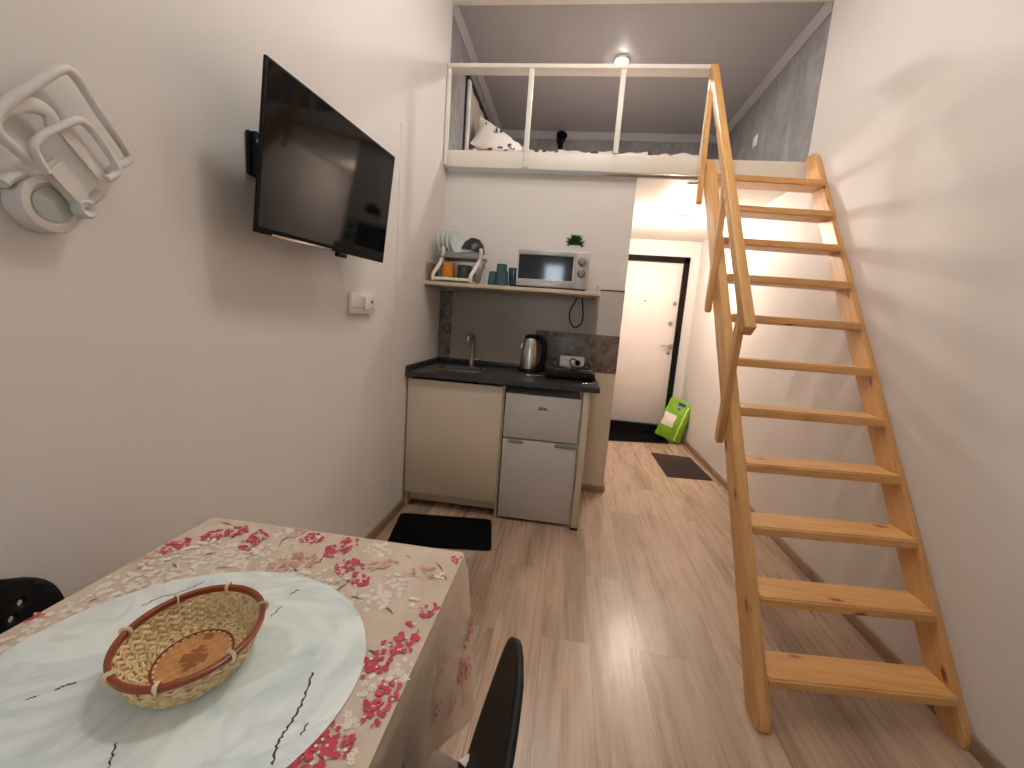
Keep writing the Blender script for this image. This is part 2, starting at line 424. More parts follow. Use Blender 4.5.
finish('blind', bm, 'blind', win)

# ------------------------------------------------------------------ loft railing
rl = thing('loft_railing', 'white wooden railing along the edge of the sleeping loft', 'railing', (0, YF, 2.24))
pbox('top_rail', rl, (.002, YF-.026, 2.846), (1.715, YF+.075, 2.872), 'white', .004)
for x in (.012, .565, 1.150, 1.688):
    bm = B()
    if x == 1.150: box(bm, (x-.017, YF-.024, 2.3455), (x+.017, YF-.001, 2.846), 0, .004)
    elif x > 1.5: box(bm, (x-.013, YF-.024, 2.244), (x+.012, YF-.001, 2.846), 0, .004)
    else: box(bm, (x-.010 if x < .1 else x-.017, YF-.024, 2.24), (x+.017, YF-.001, 2.846), 0, .006)
    finish('baluster', bm, 'white', rl)

# ------------------------------------------------------------------ staircase
st = thing('staircase', 'open pine staircase with eleven treads climbing along the right wall to the loft', 'stairs', (2.0, 1.05, 0))
SL = .69; nrm = math.sqrt(1+SL*SL)
def sframe(o):  # local X along the slope, local Y = world X
    ex = Vector((0, SL, 1)).normalized(); ey = Vector((1, 0, 0)); ez = ex.cross(ey)
    m = Matrix.Identity(4)
    for i, a in enumerate((ex, ey, ez)):
        for j in range(3): m[j][i] = a[j]
    m.translation = Vector(o); return m
def stringer(x0, x1, y0, sl, ztop):
    d = .125*1.0
    f = lambda z: y0+sl*z
    b = lambda z: y0+sl*z+d
    cut = y0+.03
    pts = [(cut, 0), (b(0), 0), (b(ztop-.12), ztop-.12), (b(ztop-.03)-.008, ztop-.03), (b(ztop-.01)-.04, ztop-.004), (f(ztop-.012)+.03, ztop), (f(ztop-.03)+.008, ztop-.018), (f(ztop-.05), ztop-.05), (cut, (cut-y0)/sl)]
    bm = B(); prism(bm, pts, 0, x0, x1)
    bmesh.ops.bevel(bm, geom=[e for e in bm.edges], offset=.004, segments=2, affect='EDGES')
    finish('stringer', bm, 'pine', st, sframe((x0, y0, 0)))
stringer(1.668, 1.708, .975, .69, 2.24)
stringer(2.314, W-.001, 1.045, .70, 2.36)
skew = .055
for i in range(11):
    zt = .143+.1998*i; yf = 1.118+SL*(zt-.036-.1)
    bm = B()
    xa, xb = 1.7075, 2.3145
    ya, yb = yf-skew, yf-.005
    vs = []
    for z in (zt-.036, zt):
        for (x, y) in ((xa, ya), (xb, yb), (xb, yb+.140), (xa, ya+.140)): vs.append(bm.verts.new((x, y, z)))
    for q in ((0, 3, 2, 1), (4, 5, 6, 7), (0, 1, 5, 4), (1, 2, 6, 5), (2, 3, 7, 6), (3, 0, 4, 7)): bm.faces.new([vs[k] for k in q])
    bmesh.ops.bevel(bm, geom=bm.edges[:], offset=.006, segments=3, affect='EDGES')
    finish('tread', bm, 'pine', st, Matrix.Translation((xa, ya, zt)))
# handrail
ha, hb = Vector((1.688, 2.755, 2.842)), Vector((1.650, 1.515, 1.262))
ex = (hb-ha).normalized(); ey = Vector((1, 0, 0)); ey = (ey-ex*ey.dot(ex)).normalized(); ez = ex.cross(ey)
m = Matrix.Identity(4)
for i, a in enumerate((ex, ey, ez)):
    for j in range(3): m[j][i] = a[j]
m.translation = ha
bm = B(); box(bm, (0, -.022, -.028), ((hb-ha).length, .022, .028), 0, .006); bm.transform(m); finish('handrail', bm, 'pine', st, m)
def hz(y): return ha.z+(hb.z-ha.z)*(y-ha.y)/(hb.y-ha.y)
for y, zb, dy in ((2.55, 1.99, .07), (2.085, 1.345, -.01), (1.665, .77, -.05)):
    bm = B(); w = .021; x0, x1 = 1.641, 1.6675
    top = hz(y+dy)+(0 if y < 2.3 else -.03)
    pts = [(y-w+dy*0, zb+.012), (y-w+.012, zb), (y+w-.006, zb+.008), (y+w, zb+.04)] + [(y+w+dy, top+.025), (y-w+dy, top-.025)]
    prism(bm, pts, 0, x0, x1); bmesh.ops.bevel(bm, geom=bm.edges[:], offset=.003, segments=2, affect='EDGES')
    mm = Matrix(((0, 1, 0, x0), (0, 0, 1, y), (1, 0, 0, zb), (0, 0, 0, 1)))
    finish('baluster', bm, 'pine', st, mm)

# ------------------------------------------------------------------ kitchen
# base cabinet
YC = 2.206
cb = thing('base_cabinet', 'cream base cabinet with one plain door under the sink', 'cabinet', (.31, YC+.03, 0))
bm = B()
box(bm, (.008, YC+.055, .10), (.024, YK-.02, .838)); box(bm, (.594, YC+.055, .0), (.610, YK-.02, .838)); box(bm, (.008, YC+.055, 0), (.024, YK-.02, .10))
box(bm, (.024, YC+.055, .10), (.594, YK-.02, .116)); box(bm, (.024, YK-.03, .1), (.594, YK-.02, .838))
finish('body', bm, 'cabinet', cb)
pbox('door', cb, (.010, YC+.032, .102), (.600, YC+.052, .833), 'cabinet', .002)
pbox('plinth', cb, (.0245, YC+.10, .028), (.5935, YC+.116, .0995), 'cabinet', .001)
# worktop with the cut-out for the sink
wt = thing('worktop', 'charcoal stone-effect worktop over the cabinet and fridge', 'worktop', (.58, 2.53, .85))
SX0, SX1, SY0, SY1 = .095, .425, 2.40, 2.66
bm = B()
xs = [0.001, SX0+.012, SX1-.012, 1.165]; ys = [YC, SY0+.012, SY1-.012, YK-.0145]
for i in range(3):
    for j in range(3):
        if i == 1 and j == 1: continue
        for z, fl in ((.852, True), (.882, False)):
            q = [bm.verts.new(p) for p in ((xs[i], ys[j], z), (xs[i+1], ys[j], z), (xs[i+1], ys[j+1], z), (xs[i], ys[j+1], z))]
            bm.faces.new(q[::-1] if fl else q)
def side(a, b):
    q = [bm.verts.new(p) for p in ((a[0], a[1], .852), (b[0], b[1], .852), (b[0], b[1], .882), (a[0], a[1], .882))]; bm.faces.new(q)
for loop in ([(xs[0], ys[0]), (xs[3], ys[0]), (xs[3], ys[3]), (xs[0], ys[3])], [(xs[1], ys[1]), (xs[1], ys[2]), (xs[2], ys[2]), (xs[2], ys[1])]):
    for k in range(4): side(loop[k], loop[(k+1) % 4])
bmesh.ops.remove_doubles(bm, verts=bm.verts[:], dist=.0005)
finish('top', bm, 'counter', wt)
pbox('upstand', wt, (.002, YK-.029, .8822), (1.165, YK-.0145, .915), 'counter', .003)
pbox('upstand', wt, (.002, YC, .8822), (.014, YK-.0295, .913), 'counter', .002)
bm = B(); box(bm, (1.078, YC+.012, .004), (1.116, YC+.050, .8515), 0, .002); lg = finish('leg', bm, 'beige', wt)
bm = B(); box(bm, (1.074, YC+.008, 0), (1.120, YC+.054, .012), 0, .002); finish('leg_foot', bm, 'black', lg)
# sink
sk_ = thing('sink', 'small steel sink set into the dark worktop', 'sink', (.26, 2.53, .88))
def rrect(x0, x1, y0, y1, r, n=6):
    out = []
    for cx, cy, a in ((x1-r, y1-r, 0), (x0+r, y1-r, pi/2), (x0+r, y0+r, pi), (x1-r, y0+r, 3*pi/2)):
        for k in range(n+1): out.append((cx+r*cos(a+pi/2*k/n), cy+r*sin(a+pi/2*k/n)))
    return out
bm = B(); rings = []
for ins, z in ((0, .8825), (.0, .886), (.010, .887), (.018, .884), (.026, .80), (.04, .765), (.10, .76)):
    rings.append([bm.verts.new((x, y, z)) for x, y in rrect(SX0+ins, SX1-ins, SY0+ins, SY1-ins, max(.02, .05-ins*.3))])
for a, b in zip(rings, rings[1:]):
    for k in range(len(a)): bm.faces.new((a[k], a[(k+1) % len(a)], b[(k+1) % len(a)], b[k]))
bm.faces.new(rings[-1])
for f in bm.faces:
    if max(v.co.z for v in f.verts) < .8845: f.material_index = 1  # below the rim: shade put into the steel colour
finish('basin', bm, ['steel', 'shadesteel'], sk_)
bm = B(); lathe(bm, [(.022, .7605), (.022, .763), (.012, .7635), (.001, .762)], (.26, 2.53, 0), 20); finish('drain', bm, 'chrome', sk_)
tp = thing('tap', 'chrome gooseneck mixer tap behind the sink', 'tap', (.29, 2.735, .882))
bm = B(); lathe(bm, [(.026, .882), (.026, .888), (.020, .892), (.019, .945), (.014, .952), (.001, .953)], (.29, 2.735, 0), 20); finish('body', bm, 'dullsteel', tp)
bm = B(); tube(bm, smooth_path([(.29, 2.735, .945), (.289, 2.738, 1.03), (.286, 2.725, 1.085), (.281, 2.695, 1.105), (.275, 2.655, 1.085), (.273, 2.645, 1.045)], 7), .015, 14); finish('spout', bm, 'dullsteel', tp)
bm = B(); tube(bm, [(.308, 2.733, .925), (.335, 2.728, .932), (.352, 2.725, .936)], [.011, .010, .008], 10); finish('lever', bm, 'steel', tp)
# fridge
fr = thing('fridge', 'small white two-door fridge under the worktop', 'fridge', (.845, YC+.03, 0))
pbox('body', fr, (.622, YC+.075, .012), (1.068, YK-.06, .802), 'fridge', .004)
pbox('freezer_door', fr, (.620, YC+.028, .530), (1.070, YC+.073, .803), 'fridge', .006)
fd = pbox('door', fr, (.620, YC+.028, .018), (1.070, YC+.073, .522), 'fridge', .006)
bm = B(); box(bm, (.655, YC+.022, .500), (.745, YC+.030, .520), 0, .003); finish('handle', bm, 'grey', fd)
bm = B(); box(bm, (.935, YC+.022, .498), (1.062, YC+.030, .520), 0, .003); finish('handle', bm, 'grey', fd)
# emblem: little dark letters
bm = B()
def strokes(bm, x, z, s, segs, y, th=.0022):
    for (a, b) in segs:
        p, q = Vector((x+a[0]*s, y, z+a[1]*s)), Vector((x+b[0]*s, y, z+b[1]*s))
        d = (q-p).normalized()*.0005; tube(bm, [p-d, q+d], th, 6)
LET = {'O': [((0, 0), (0, 1)), ((0, 1), (.7, 1)), ((.7, 1), (.7, 0)), ((.7, 0), (0, 0))], 'E': [((0, 0), (0, 1)), ((0, 1), (.6, 1)), ((0, .5), (.5, .5)), ((0, 0), (.6, 0))],
       'L': [((0, 0), (0, 1)), ((0, 0), (.6, 0))], 'K': [((0, 0), (0, 1)), ((0, .4), (.6, 1)), ((.15, .5), (.6, 0))], 'B': [((0, 0), (0, 1)), ((0, 1), (.55, .85)), ((.55, .85), (.5, .5)), ((.5, .5), (0, .5)), ((.5, .5), (.62, .2)), ((.62, .2), (0, 0))]}
for k, ch in enumerate('OEBL'): strokes(bm, .822+k*.016, .716, .016, LET[ch], YC+.0275)
finish('emblem', bm, 'grey', fr)
# wall shelf
sh = thing('wall_shelf', 'pale maple wall shelf above the worktop', 'shelf', (.56, 2.67, 1.40))
ZS = 1.440
pbox('board', sh, (.002, 2.485, ZS-.023), (1.128, YK-.001, ZS), 'beige', .002)
for x in (1.095, .03):
    bm = B(); box(bm, (x-.010, 2.62, ZS-.027), (x+.010, YK-.0125, ZS-.0232)); finish('bracket', bm, 'dullsteel', sh)
bm = B(); box(bm, (1.098, 2.53, ZS+.0002), (1.120, 2.56, ZS+.045), 0, .004); box(bm, (1.06, 2.525, ZS+.0002), (1.12, 2.565, ZS+.006), 0, .002); finish('end_stop', bm, 'steel', sh)
# microwave
mw = thing('microwave', 'silver microwave with two round dials on the wall shelf', 'microwave', (.82, 2.66, ZS))
MY = 2.497
pbox('body', mw, (.598, MY+.02, ZS+.012), (1.044, MY+.34, 1.672), 'silver', .006)
bm = B()
box(bm, (.596, MY, ZS+.010), (.955, MY+.0195, ZS+.055), 0, .004); box(bm, (.596, MY, 1.642), (.955, MY+.0195, 1.673), 0, .004)
box(bm, (.596, MY, ZS+.055), (.606, MY+.0195, 1.642)); box(bm, (.946, MY, ZS+.055), (.955, MY+.0195, 1.642))
dd = finish('door', bm, 'silver', mw)
bm = B(); box(bm, (.606, MY+.003, ZS+.055), (.946, MY+.016, 1.642)); finish('door_window', bm, 'glass', mw)
pbox('control_panel', mw, (.957, MY, ZS+.010), (1.046, MY+.0195, 1.673), 'silver', .004)
for z in (1.615, 1.545):
    bm = B(); lathe(bm, [(.027, 0), (.027, .004), (.023, .006), (.021, .020), (.018, .023), (.001, .023)], (1.000, MY, z), 24, 0, RY); box(bm, (.982, MY-.030, z-.003), (1.018, MY-.018, z+.003), 0, .001)
    finish('dial', bm, 'dullsteel', mw)
for x in (.62, 1.02):
    for y in (MY+.04, MY+.30):
        bm = B(); lathe(bm, [(.012, ZS), (.014, ZS+.012)], (x, y, 0), 12); finish('foot', bm, 'black', mw)
bm = B(); tube(bm, smooth_path([(1.0, 2.845, 1.50), (.99, 2.851, 1.41), (.955, 2.845, 1.33), (.955, 2.84, 1.26), (.99, 2.838, 1.21), (1.035, 2.838, 1.235), (1.045, 2.842, 1.30), (1.03, 2.851, 1.41), (1.03, 2.846, 1.50)], 6), .0045, 8)
finish('power_cord', bm, 'black', mw)
# plant
pl = thing('potted_plant', 'small green artificial plant in a white cube pot on the microwave', 'plant', (.945, 2.63, 1.673))
bm = B(); lo = [(-.036, -.036), (.036, -.036), (.036, .036), (-.036, .036)]
rings = [[bm.verts.new((.945+x*s, 2.63+y*s, z)) for x, y in lo] for s, z in ((.82, 1.673), (1, 1.728), (.9, 1.728), (.86, 1.716))]
for a, b in zip(rings, rings[1:]):
    for k in range(4): bm.faces.new((a[k], a[(k+1) % 4], b[(k+1) % 4], b[k]))
bm.faces.new(rings[0][::-1]); bm.faces.new(rings[-1]); finish('pot', bm, 'ceramic', pl)
bm = B(); rnd = random.Random(3)
for k in range(130):
    az = rnd.uniform(0, 2*pi); el = math.asin(rnd.uniform(.0, 1))*.98; L = rnd.uniform(.058, .080)*(.92+.18*sin(el))
    d = Vector((cos(az)*cos(el), sin(az)*cos(el), sin(el))); s = d.cross(Vector((0, 0, 1))).normalized() if el < 1.4 else Vector((1, 0, 0)); u = s.cross(d).normalized()
    o = Vector((.945, 2.63, 1.732)); w = .013
    p = [o, o+d*L*.45+s*w+u*.003, o+d*L*.45-s*w+u*.003, o+d*L+u*(-.006), o+d*L*.5-u*.004]
    v = [bm.verts.new(q) for q in p]
    for q in ((0, 1, 4), (0, 4, 2), (1, 3, 4), (4, 3, 2), (0, 2, 1), (1, 2, 3)): bm.faces.new([v[i] for i in q])
finish('foliage', bm, 'leaf', pl, recalc=False)
# drinking glasses (upside down tumblers)
def tumbler(x, y, z, inv, r0, r1, h, label):
    t = B(); s = -1 if inv else 1
    prof = [(r0*.98, 0), (r0, .004), (r1, h), (r1-.003, h), (r0-.003, .008), (.001, .008)]
    if inv: prof = [(r, h-zz) for r, zz in prof]
    lathe(t, prof, (0, 0, 0), 24)
    o = finish('drinking_glass', t, 'tumbler'); o.location = (x, y, z)
    return tag(o, label, 'glass', 'teal glasses on the wall shelf')
tumbler(.432, 2.60, ZS, True, .030, .037, .094, 'teal tumbler upside down at the left of the glasses on the shelf')
tumbler(.500, 2.555, ZS, True, .034, .042, .096, 'teal tumbler upside down in front, under the stacked one')
tumbler(.475, 2.655, ZS, True, .034, .040, .150, 'tall teal tumbler standing behind the other glasses, topping the pile')
tumbler(.560, 2.645, ZS, False, .028, .036, .128, 'teal tumbler standing right beside the microwave')
# dish rack
dr = thing('dish_rack', 'white two-tier dish rack with curved sides on the wall shelf', 'dish rack', (.2, 2.62, ZS))
for x in (.068, .318):
    bm = B()
    for yo in (0,):
        tube(bm, smooth_path([(x-.02, 2.515, ZS+.012), (x-.018, 2.515, ZS+.05), (x+.004, 2.535, ZS+.10), (x+.024, 2.55, ZS+.15), (x+.036, 2.535, ZS+.19), (x+.034, 2.53, ZS+.225)], 6), .0125, 10, flat=(1, .7))
        tube(bm, smooth_path([(x-.02, 2.515, ZS+.014), (x-.02, 2.65, ZS+.014), (x-.02, 2.80, ZS+.014), (x-.01, 2.815, ZS+.06), (x+.0, 2.815, ZS+.157), (x+.02, 2.69, ZS+.157), (x+.02, 2.56, ZS+.152)], 6), .008, 8)
    finish('side_frame', bm, 'white', dr)
bm = B(); box(bm, (.048, 2.507, ZS+.014), (.300, 2.519, ZS+.032), 0, .003)
for k in range(9): box(bm, (.056+.03*k, 2.52, ZS+.016), (.060+.03*k, 2.81, ZS+.020))
finish('lower_tray', bm, 'ceramic', dr)
bm = B(); box(bm, (.058, 2.545, ZS+.168), (.342, 2.81, ZS+.178), 0, .003); box(bm, (.058, 2.537, ZS+.160), (.342, 2.545, ZS+.196), 0, .002)
box(bm, (.058, 2.802, ZS+.178), (.342, 2.81, ZS+.198), 0, .002); finish('upper_tray', bm, 'grey', dr)
# standing glass plates on the upper tier
def plate(x, y, z, r, tilt, label, m='plate'):
    t = B(); lathe(t, [(.001, 0), (r*.6, 0), (r*.95, .010), (r, .015), (r*.96, .018), (r*.6, .006), (.001, .006)], (0, 0, 0), 40)
    o = finish('plate', t, m); o.location = (x, y, z+r*cos(tilt)); o.rotation_euler = (0, pi/2-tilt, -0.38)
    return tag(o, label, 'plate', 'glass plates standing in the dish rack')
plate(.066, 2.665, ZS+.182, .086, .10, 'pale glass plate standing at the left wall end of the upper rack tier')
plate(.094, 2.665, ZS+.182, .086, .10, 'pale glass plate standing second from the wall in the rack')
plate(.124, 2.665, ZS+.182, .086, .10, 'pale glass plate standing third from the wall in the rack')
plate(.154, 2.665, ZS+.182, .082, .12, 'pale glass plate standing nearest the dark bowl in the rack')
# cutting board against the left wall
bm = B(); prism(bm, [(2.50, ZS+.0005), (2.72, ZS+.0005), (2.72, ZS+.10), (2.70, ZS+.125), (2.52, ZS+.125), (2.50, ZS+.10)], 0, .003, .017); bmesh.ops.bevel(bm, geom=bm.edges[:], offset=.003, segments=2, affect='EDGES')
tag(finish('cutting_board', bm, 'skirt'), 'small brown board standing on the shelf against the left wall', 'board')
# bowls
def bowl(x, y, z, r, h, m, label, tx=0, ty=0, name='bowl'):
    t = B(); lathe(t, [(r*.4, h), (r*.45, h-.004), (r*.8, h*.62), (r*.97, h*.2), (r, 0), (r*.95, 0), (r*.9, h*.2), (r*.72, h*.58), (r*.4, h-.012), (.001, h-.012)], (0, 0, 0), 36)
    o = finish(name, t, m); o.location = (x, y, z); o.rotation_euler = (tx, ty, 0)
    return tag(o, label, 'bowl')
bowl(.265, 2.625, ZS+.203, .070, .045, 'ceramic', 'white bowl upside down beneath the dark bowl in the rack')
bowl(.278, 2.625, ZS+.217, .080, .082, 'navy', 'black bowl turned upside down on top of the dish rack', .0, .16)
def mug(x, y, z, r, h, m, label, name='mug'):
    e = thing(name, label, 'mug', (x, y, z))
    t = B(); lathe(t, [(r*.9, 0), (r, .006), (r, h), (r-.004, h), (r-.005, .01), (.001, .01)], (0, 0, 0), 28); local('cup', t, m, e)
    t = B(); tube(t, smooth_path([(r-.002, 0, h*.82), (r+.022, 0, h*.78), (r+.026, 0, h*.45), (r-.001, 0, h*.2)], 5), .0055, 8); local('handle', t, m, e)
    return e
mug(.122, 2.60, ZS+.021, .044, .112, 'orange', 'orange mug in the lower tier of the dish rack').rotation_euler.z = 2.2
mug(.235, 2.60, ZS+.021, .046, .100, 'olive', 'dark olive mug in the lower tier of the dish rack').rotation_euler.z = .6
# kettle
kt = thing('kettle', 'steel electric kettle with black handle on the worktop', 'kettle', (.705, 2.72, .882))
bm = B(); lathe(bm, [(.062, .9015), (.066, .905), (.066, .95), (.061, 1.04), (.052, 1.095), (.042, 1.114), (.001, 1.114)], (.705, 2.72, 0), 36); bd = finish('body', bm, 'steel', kt)
bm = B(); lathe(bm, [(.074, .8822), (.076, .886), (.074, .896), (.068, .901), (.001, .901)], (.705, 2.72, 0), 36); finish('base', bm, 'black', kt)
bm = B(); lathe(bm, [(.045, 1.112), (.046, 1.120), (.038, 1.132), (.02, 1.139), (.001, 1.140)], (.705, 2.72, 0), 32); finish('lid', bm, 'black', kt)
bm = B(); hpth = smooth_path([(.735, 2.712, 1.122), (.775, 2.70, 1.120), (.800, 2.69, 1.08), (.802, 2.69, .99), (.792, 2.692, .925), (.765, 2.70, .908)], 6); tube(bm, hpth, .020, 12, flat=(1.0, .9)); finish('handle', bm, 'black', kt)
bm = B(); prism(bm, [(.634, 1.05), (.645, 1.075), (.668, 1.080), (.668, 1.02)], 1, 2.707, 2.733); finish('spout', bm, 'steel', kt)
# hot plate
hp = thing('hot_plate', 'black portable two-ring hot plate at the right end of the worktop', 'hot plate', (.98, 2.55, .882))
bm = B(); box(bm, (.835, 2.44, .892), (1.145, 2.70, .938), 0, .008); finish('body', bm, 'black', hp)
for x in (.86, 1.12):
    for y in (2.465, 2.675):
        bm = B(); lathe(bm, [(.012, .8822), (.014, .892)], (x, y, 0), 12); finish('foot', bm, 'black', hp)
for x, y, r in ((.915, 2.56, .068), (1.070, 2.575, .058)):
    bm = B(); lathe(bm, [(r+.006, .938), (r+.006, .943), (r, .945), (r-.012, .939), (.001, .939)], (x, y, 0), 36); rg = finish('drip_ring', bm, 'chrome', hp)
    bm = B(); pts = [(x+(.008+(r-.022)*t/60)*cos(t*.42), y+(.008+(r-.022)*t/60)*sin(t*.42), .946) for t in range(61)]; tube(bm, pts, .0045, 6); finish('heating_coil', bm, 'dark', rg)
for x in (.90, 1.08):
    bm = B(); lathe(bm, [(.014, 0), (.013, .014), (.001, .015)], (x, 2.4395, .915), 16, 0, RY); finish('knob', bm, 'black', hp)
# things shining at both ends of the hot plate: chrome spoon rests
for x, y, rz, lb in ((.80, 2.50, .3, 'chrome teaspoon lying between kettle and hot plate'), (1.150, 2.36, .35, 'chrome teaspoon lying at the worktop right corner')):
    e = thing('teaspoon', lb, 'spoon', (x, y, .8822), rz)
    t = B(); tube(t, smooth_path([(-.06, 0, .004), (0, 0, .006), (.045, 0, .003)], 6), .0032, 8, flat=(.6, 1)); local('stem', t, 'chrome', e)
    t = B(); bmesh.ops.create_uvsphere(t, u_segments=16, v_segments=8, radius=1)
    for v in t.verts: v.co = Vector((-.078+v.co.x*.022, v.co.y*.015, .0045+v.co.z*.0042))
    local('spoon_bowl', t, 'chrome', e)
# socket behind the hob
so = thing('wall_socket', 'white double wall socket on the dark tiles behind the hot plate', 'socket', (1.0, YK-.014, .96))
SYW = YK-.0143
bm = B(); box(bm, (.912, SYW-.010, .915), (1.085, SYW, 1.003), 0, .004); finish('faceplate', bm, 'ceramic', so)
for x in (.956, 1.04):
    bm = B(); lathe(bm, [(.030, 0), (.030, .003), (.026, .004), (.022, .001), (.001, .001)], (x, SYW-.010, .959), 24, 0, RY); finish('outlet', bm, 'white', so)
pg = thing('power_plug', 'black plug and looped cord in the right half of the kitchen socket', 'plug', (1.04, SYW-.012, .959))
bm = B(); lathe(bm, [(.019, .0), (.019, .014), (.014, .028), (.008, .034), (.001, .035)], (1.04, SYW-.0145, .959), 20, 0, RY); finish('plug_body', bm, 'black', pg)
bm = B(); tube(bm, smooth_path([(1.04, SYW-.05, .959), (1.035, SYW-.07, .975), (1.0, SYW-.06, .99), (.985, SYW-.045, .96), (1.02, SYW-.05, .928), (1.075, SYW-.06, .935), (1.10, SYW-.075, .965), (1.12, SYW-.09, .945), (1.11, SYW-.15, .925)], 6), .0045, 8); finish('cord', bm, 'black', pg)

# kitchen rug
def flatmat(name, quad, h, r, m, label, cat='rug'):
    c = sum((Vector(p) for p in quad), Vector((0, 0)))/4
    pts = []
    n = len(quad)
    for i in range(n):
        p, a, b = Vector(quad[i]), Vector(quad[i-1]), Vector(quad[(i+1) % n])
        da, db = (a-p).normalized()*r, (b-p).normalized()*r
        for k in range(6):
            t = k/5; pts.append((p+da)*(1-t)**2+p*2*t*(1-t)+(p+db)*t*t)
    bm = B(); lo = [bm.verts.new((p.x, p.y, .0005)) for p in pts]; mid = [bm.verts.new((p.x, p.y, h*.7)) for p in pts]
    hi = [bm.verts.new((p.x+(c.x-p.x)*.012, p.y+(c.y-p.y)*.012, h)) for p in pts]
    N = len(pts)
    for A, Z in ((lo, mid), (mid, hi)):
        for k in range(N): bm.faces.new((A[k], A[(k+1) % N], Z[(k+1) % N], Z[k]))
    bm.faces.new(lo[::-1]); bm.faces.new(hi)
    o = finish(name, bm, m, None, Matrix.Translation((c.x, c.y, 0))); return tag(o, label, cat)
flatmat('kitchen_rug', [(.098, 1.765), (.655, 1.850), (.592, 2.200), (.035, 2.132)], .010, .03, 'matte', 'black rectangular rug on the floor before the kitchen cabinet')
flatmat('floor_mat', [(1.899, 3.401), (2.285, 3.433), (2.262, 4.057), (1.888, 4.085)], .008, .006, 'mat_brown', 'dark brown mat on the hall floor by the right wall')
flatmat('door_mat', [(1.36, 4.36), (2.16, 4.52), (2.16, 4.945), (1.36, 4.945)], .012, .006, 'matte', 'black door mat lying in front of the entrance door')

# green bag by the door
bg = thing('litter_bag', 'lime green plastic bag with white label leaning at the hall corner', 'bag', (2.2, 4.70, 0))
bm = B()
NU, NV = 28, 14
def bagpt(u, v):   # u round, v up
    hw = .142*(1-.10*v**3); dp = .075*(1-.75*v**4)*(.78+.22*sin(pi*min(1, v*1.3)))
    a = 2*pi*u
    x = hw*(abs(cos(a))**.55)*(1 if cos(a) > 0 else -1); y = dp*(abs(sin(a))**.75)*(1 if sin(a) > 0 else -1)
    z = .014+.45*v
    x += .004*sin(9*v*pi+5*a); y += .004*sin(7*v*pi+3*a)
    return Vector((x, y, z))
bagM = Matrix.Translation((2.150, 4.62, .026)) @ Matrix.Rotation(-.5, 4, 'Z') @ Matrix.Rotation(radians(-9), 4, 'X') @ Matrix.Rotation(radians(13), 4, 'Y')
grid = [[bm.verts.new(bagM @ bagpt(u/NU, v/NV)) for u in range(NU)] for v in range(NV+1)]
for v in range(NV):
    for u in range(NU): bm.faces.new((grid[v][u], grid[v][(u+1) % NU], grid[v+1][(u+1) % NU], grid[v+1][u]))
bm.faces.new(grid[0][::-1]); bm.faces.new(grid[-1]); finish('bag_body', bm, 'bag', bg, angle=1.2)
def bagpatch(name, x0, x1, v0, v1, m, off=.003, nx=6, nv=8, sk=0):
    bm = B(); g = []
    for j in range(nv+1):
        v = v0+(v1-v0)*j/nv; row = []
        for i in range(nx+1):
            x = x0+(x1-x0)*i/nx+sk*(v-v0)
            hw = .142*(1-.10*v**3); c = max(-1, min(1, x/hw)); a = -math.acos((abs(c)**(1/.55))*(1 if c > 0 else -1))
            p = bagpt(a/(2*pi), v); row.append(bm.verts.new(bagM @ (p+Vector((0, -off, 0)))))
        g.append(row)
    for j in range(nv):
        for i in range(nx): bm.faces.new((g[j][i], g[j][i+1], g[j+1][i+1], g[j+1][i]))
    finish(name, bm, m, bg, angle=1.2)
bagpatch('label_panel', -.112, .020, .30, .62, 'label')
bagpatch('top_print', -.02, .055, .86, .94, 'blue')
bagpatch('top_print', -.015, .02, .76, .81, 'blue')
bagpatch('seam_stripe', .082, .096, .02, .90, 'yellow', nx=2)

# ------------------------------------------------------------------ television and wall things
tvM = Matrix.Translation((.152, 1.155, 1.640)) @ Matrix.Rotation(-.046, 4, 'Z') @ Matrix.Rotation(.107, 4, 'Y') @ Matrix.Rotation(.019, 4, 'X')
tv = thing('television', 'black flat-screen television tilted out from the left wall', 'television', (0, 1.0, 1.64))
bm = B(); box(bm, (-.010, -.3625, -.2125), (0, .3625, .2125), 0, .003); box(bm, (-.045, -.25, -.19), (-.009, .25, .06), 0, .012); bm.transform(tvM); finish('casing', bm, 'black', tv, tvM)
bm = B(); box(bm, (-.002, -.355, -.196), (.0006, .355, .206)); bm.transform(tvM); finish('screen', bm, 'screen', tv, tvM)
bm = B(); box(bm, (-.004, -.30, -.2145), (.002, -.02, -.2075), 0, .0005); bm.transform(tvM); finish('lower_trim', bm, 'steel', tv, tvM)
bm = B(); box(bm, (-.018, .03, -.228), (.001, .085, -.212), 0, .004); bm.transform(tvM); finish('sensor', bm, 'black', tv, tvM)
bk = thing('tv_bracket', 'black metal wall bracket behind the television', 'bracket', (0, .95, 1.66))
bm = B(); box(bm, (.001, .908, 1.598), (.012, 1.16, 1.718), 0, .004); box(bm, (.012, .915, 1.60), (.03, .925, 1.716), 0, .002); finish('wall_plate', bm, 'black', bk)
for y in (.96, 1.10): pbox('arm', bk, (.012, y, 1.60), (.104, y+.015, 1.66), 'black', .003)
for z in (1.625, 1.69):
    bm = B(); lathe(bm, [(.006, 0), (.006, .004), (.001, .005)], (.030, .92, z), 10, 0, Matrix.Rotation(pi/2, 3, 'Y')); finish('screw', bm, 'steel', bk)
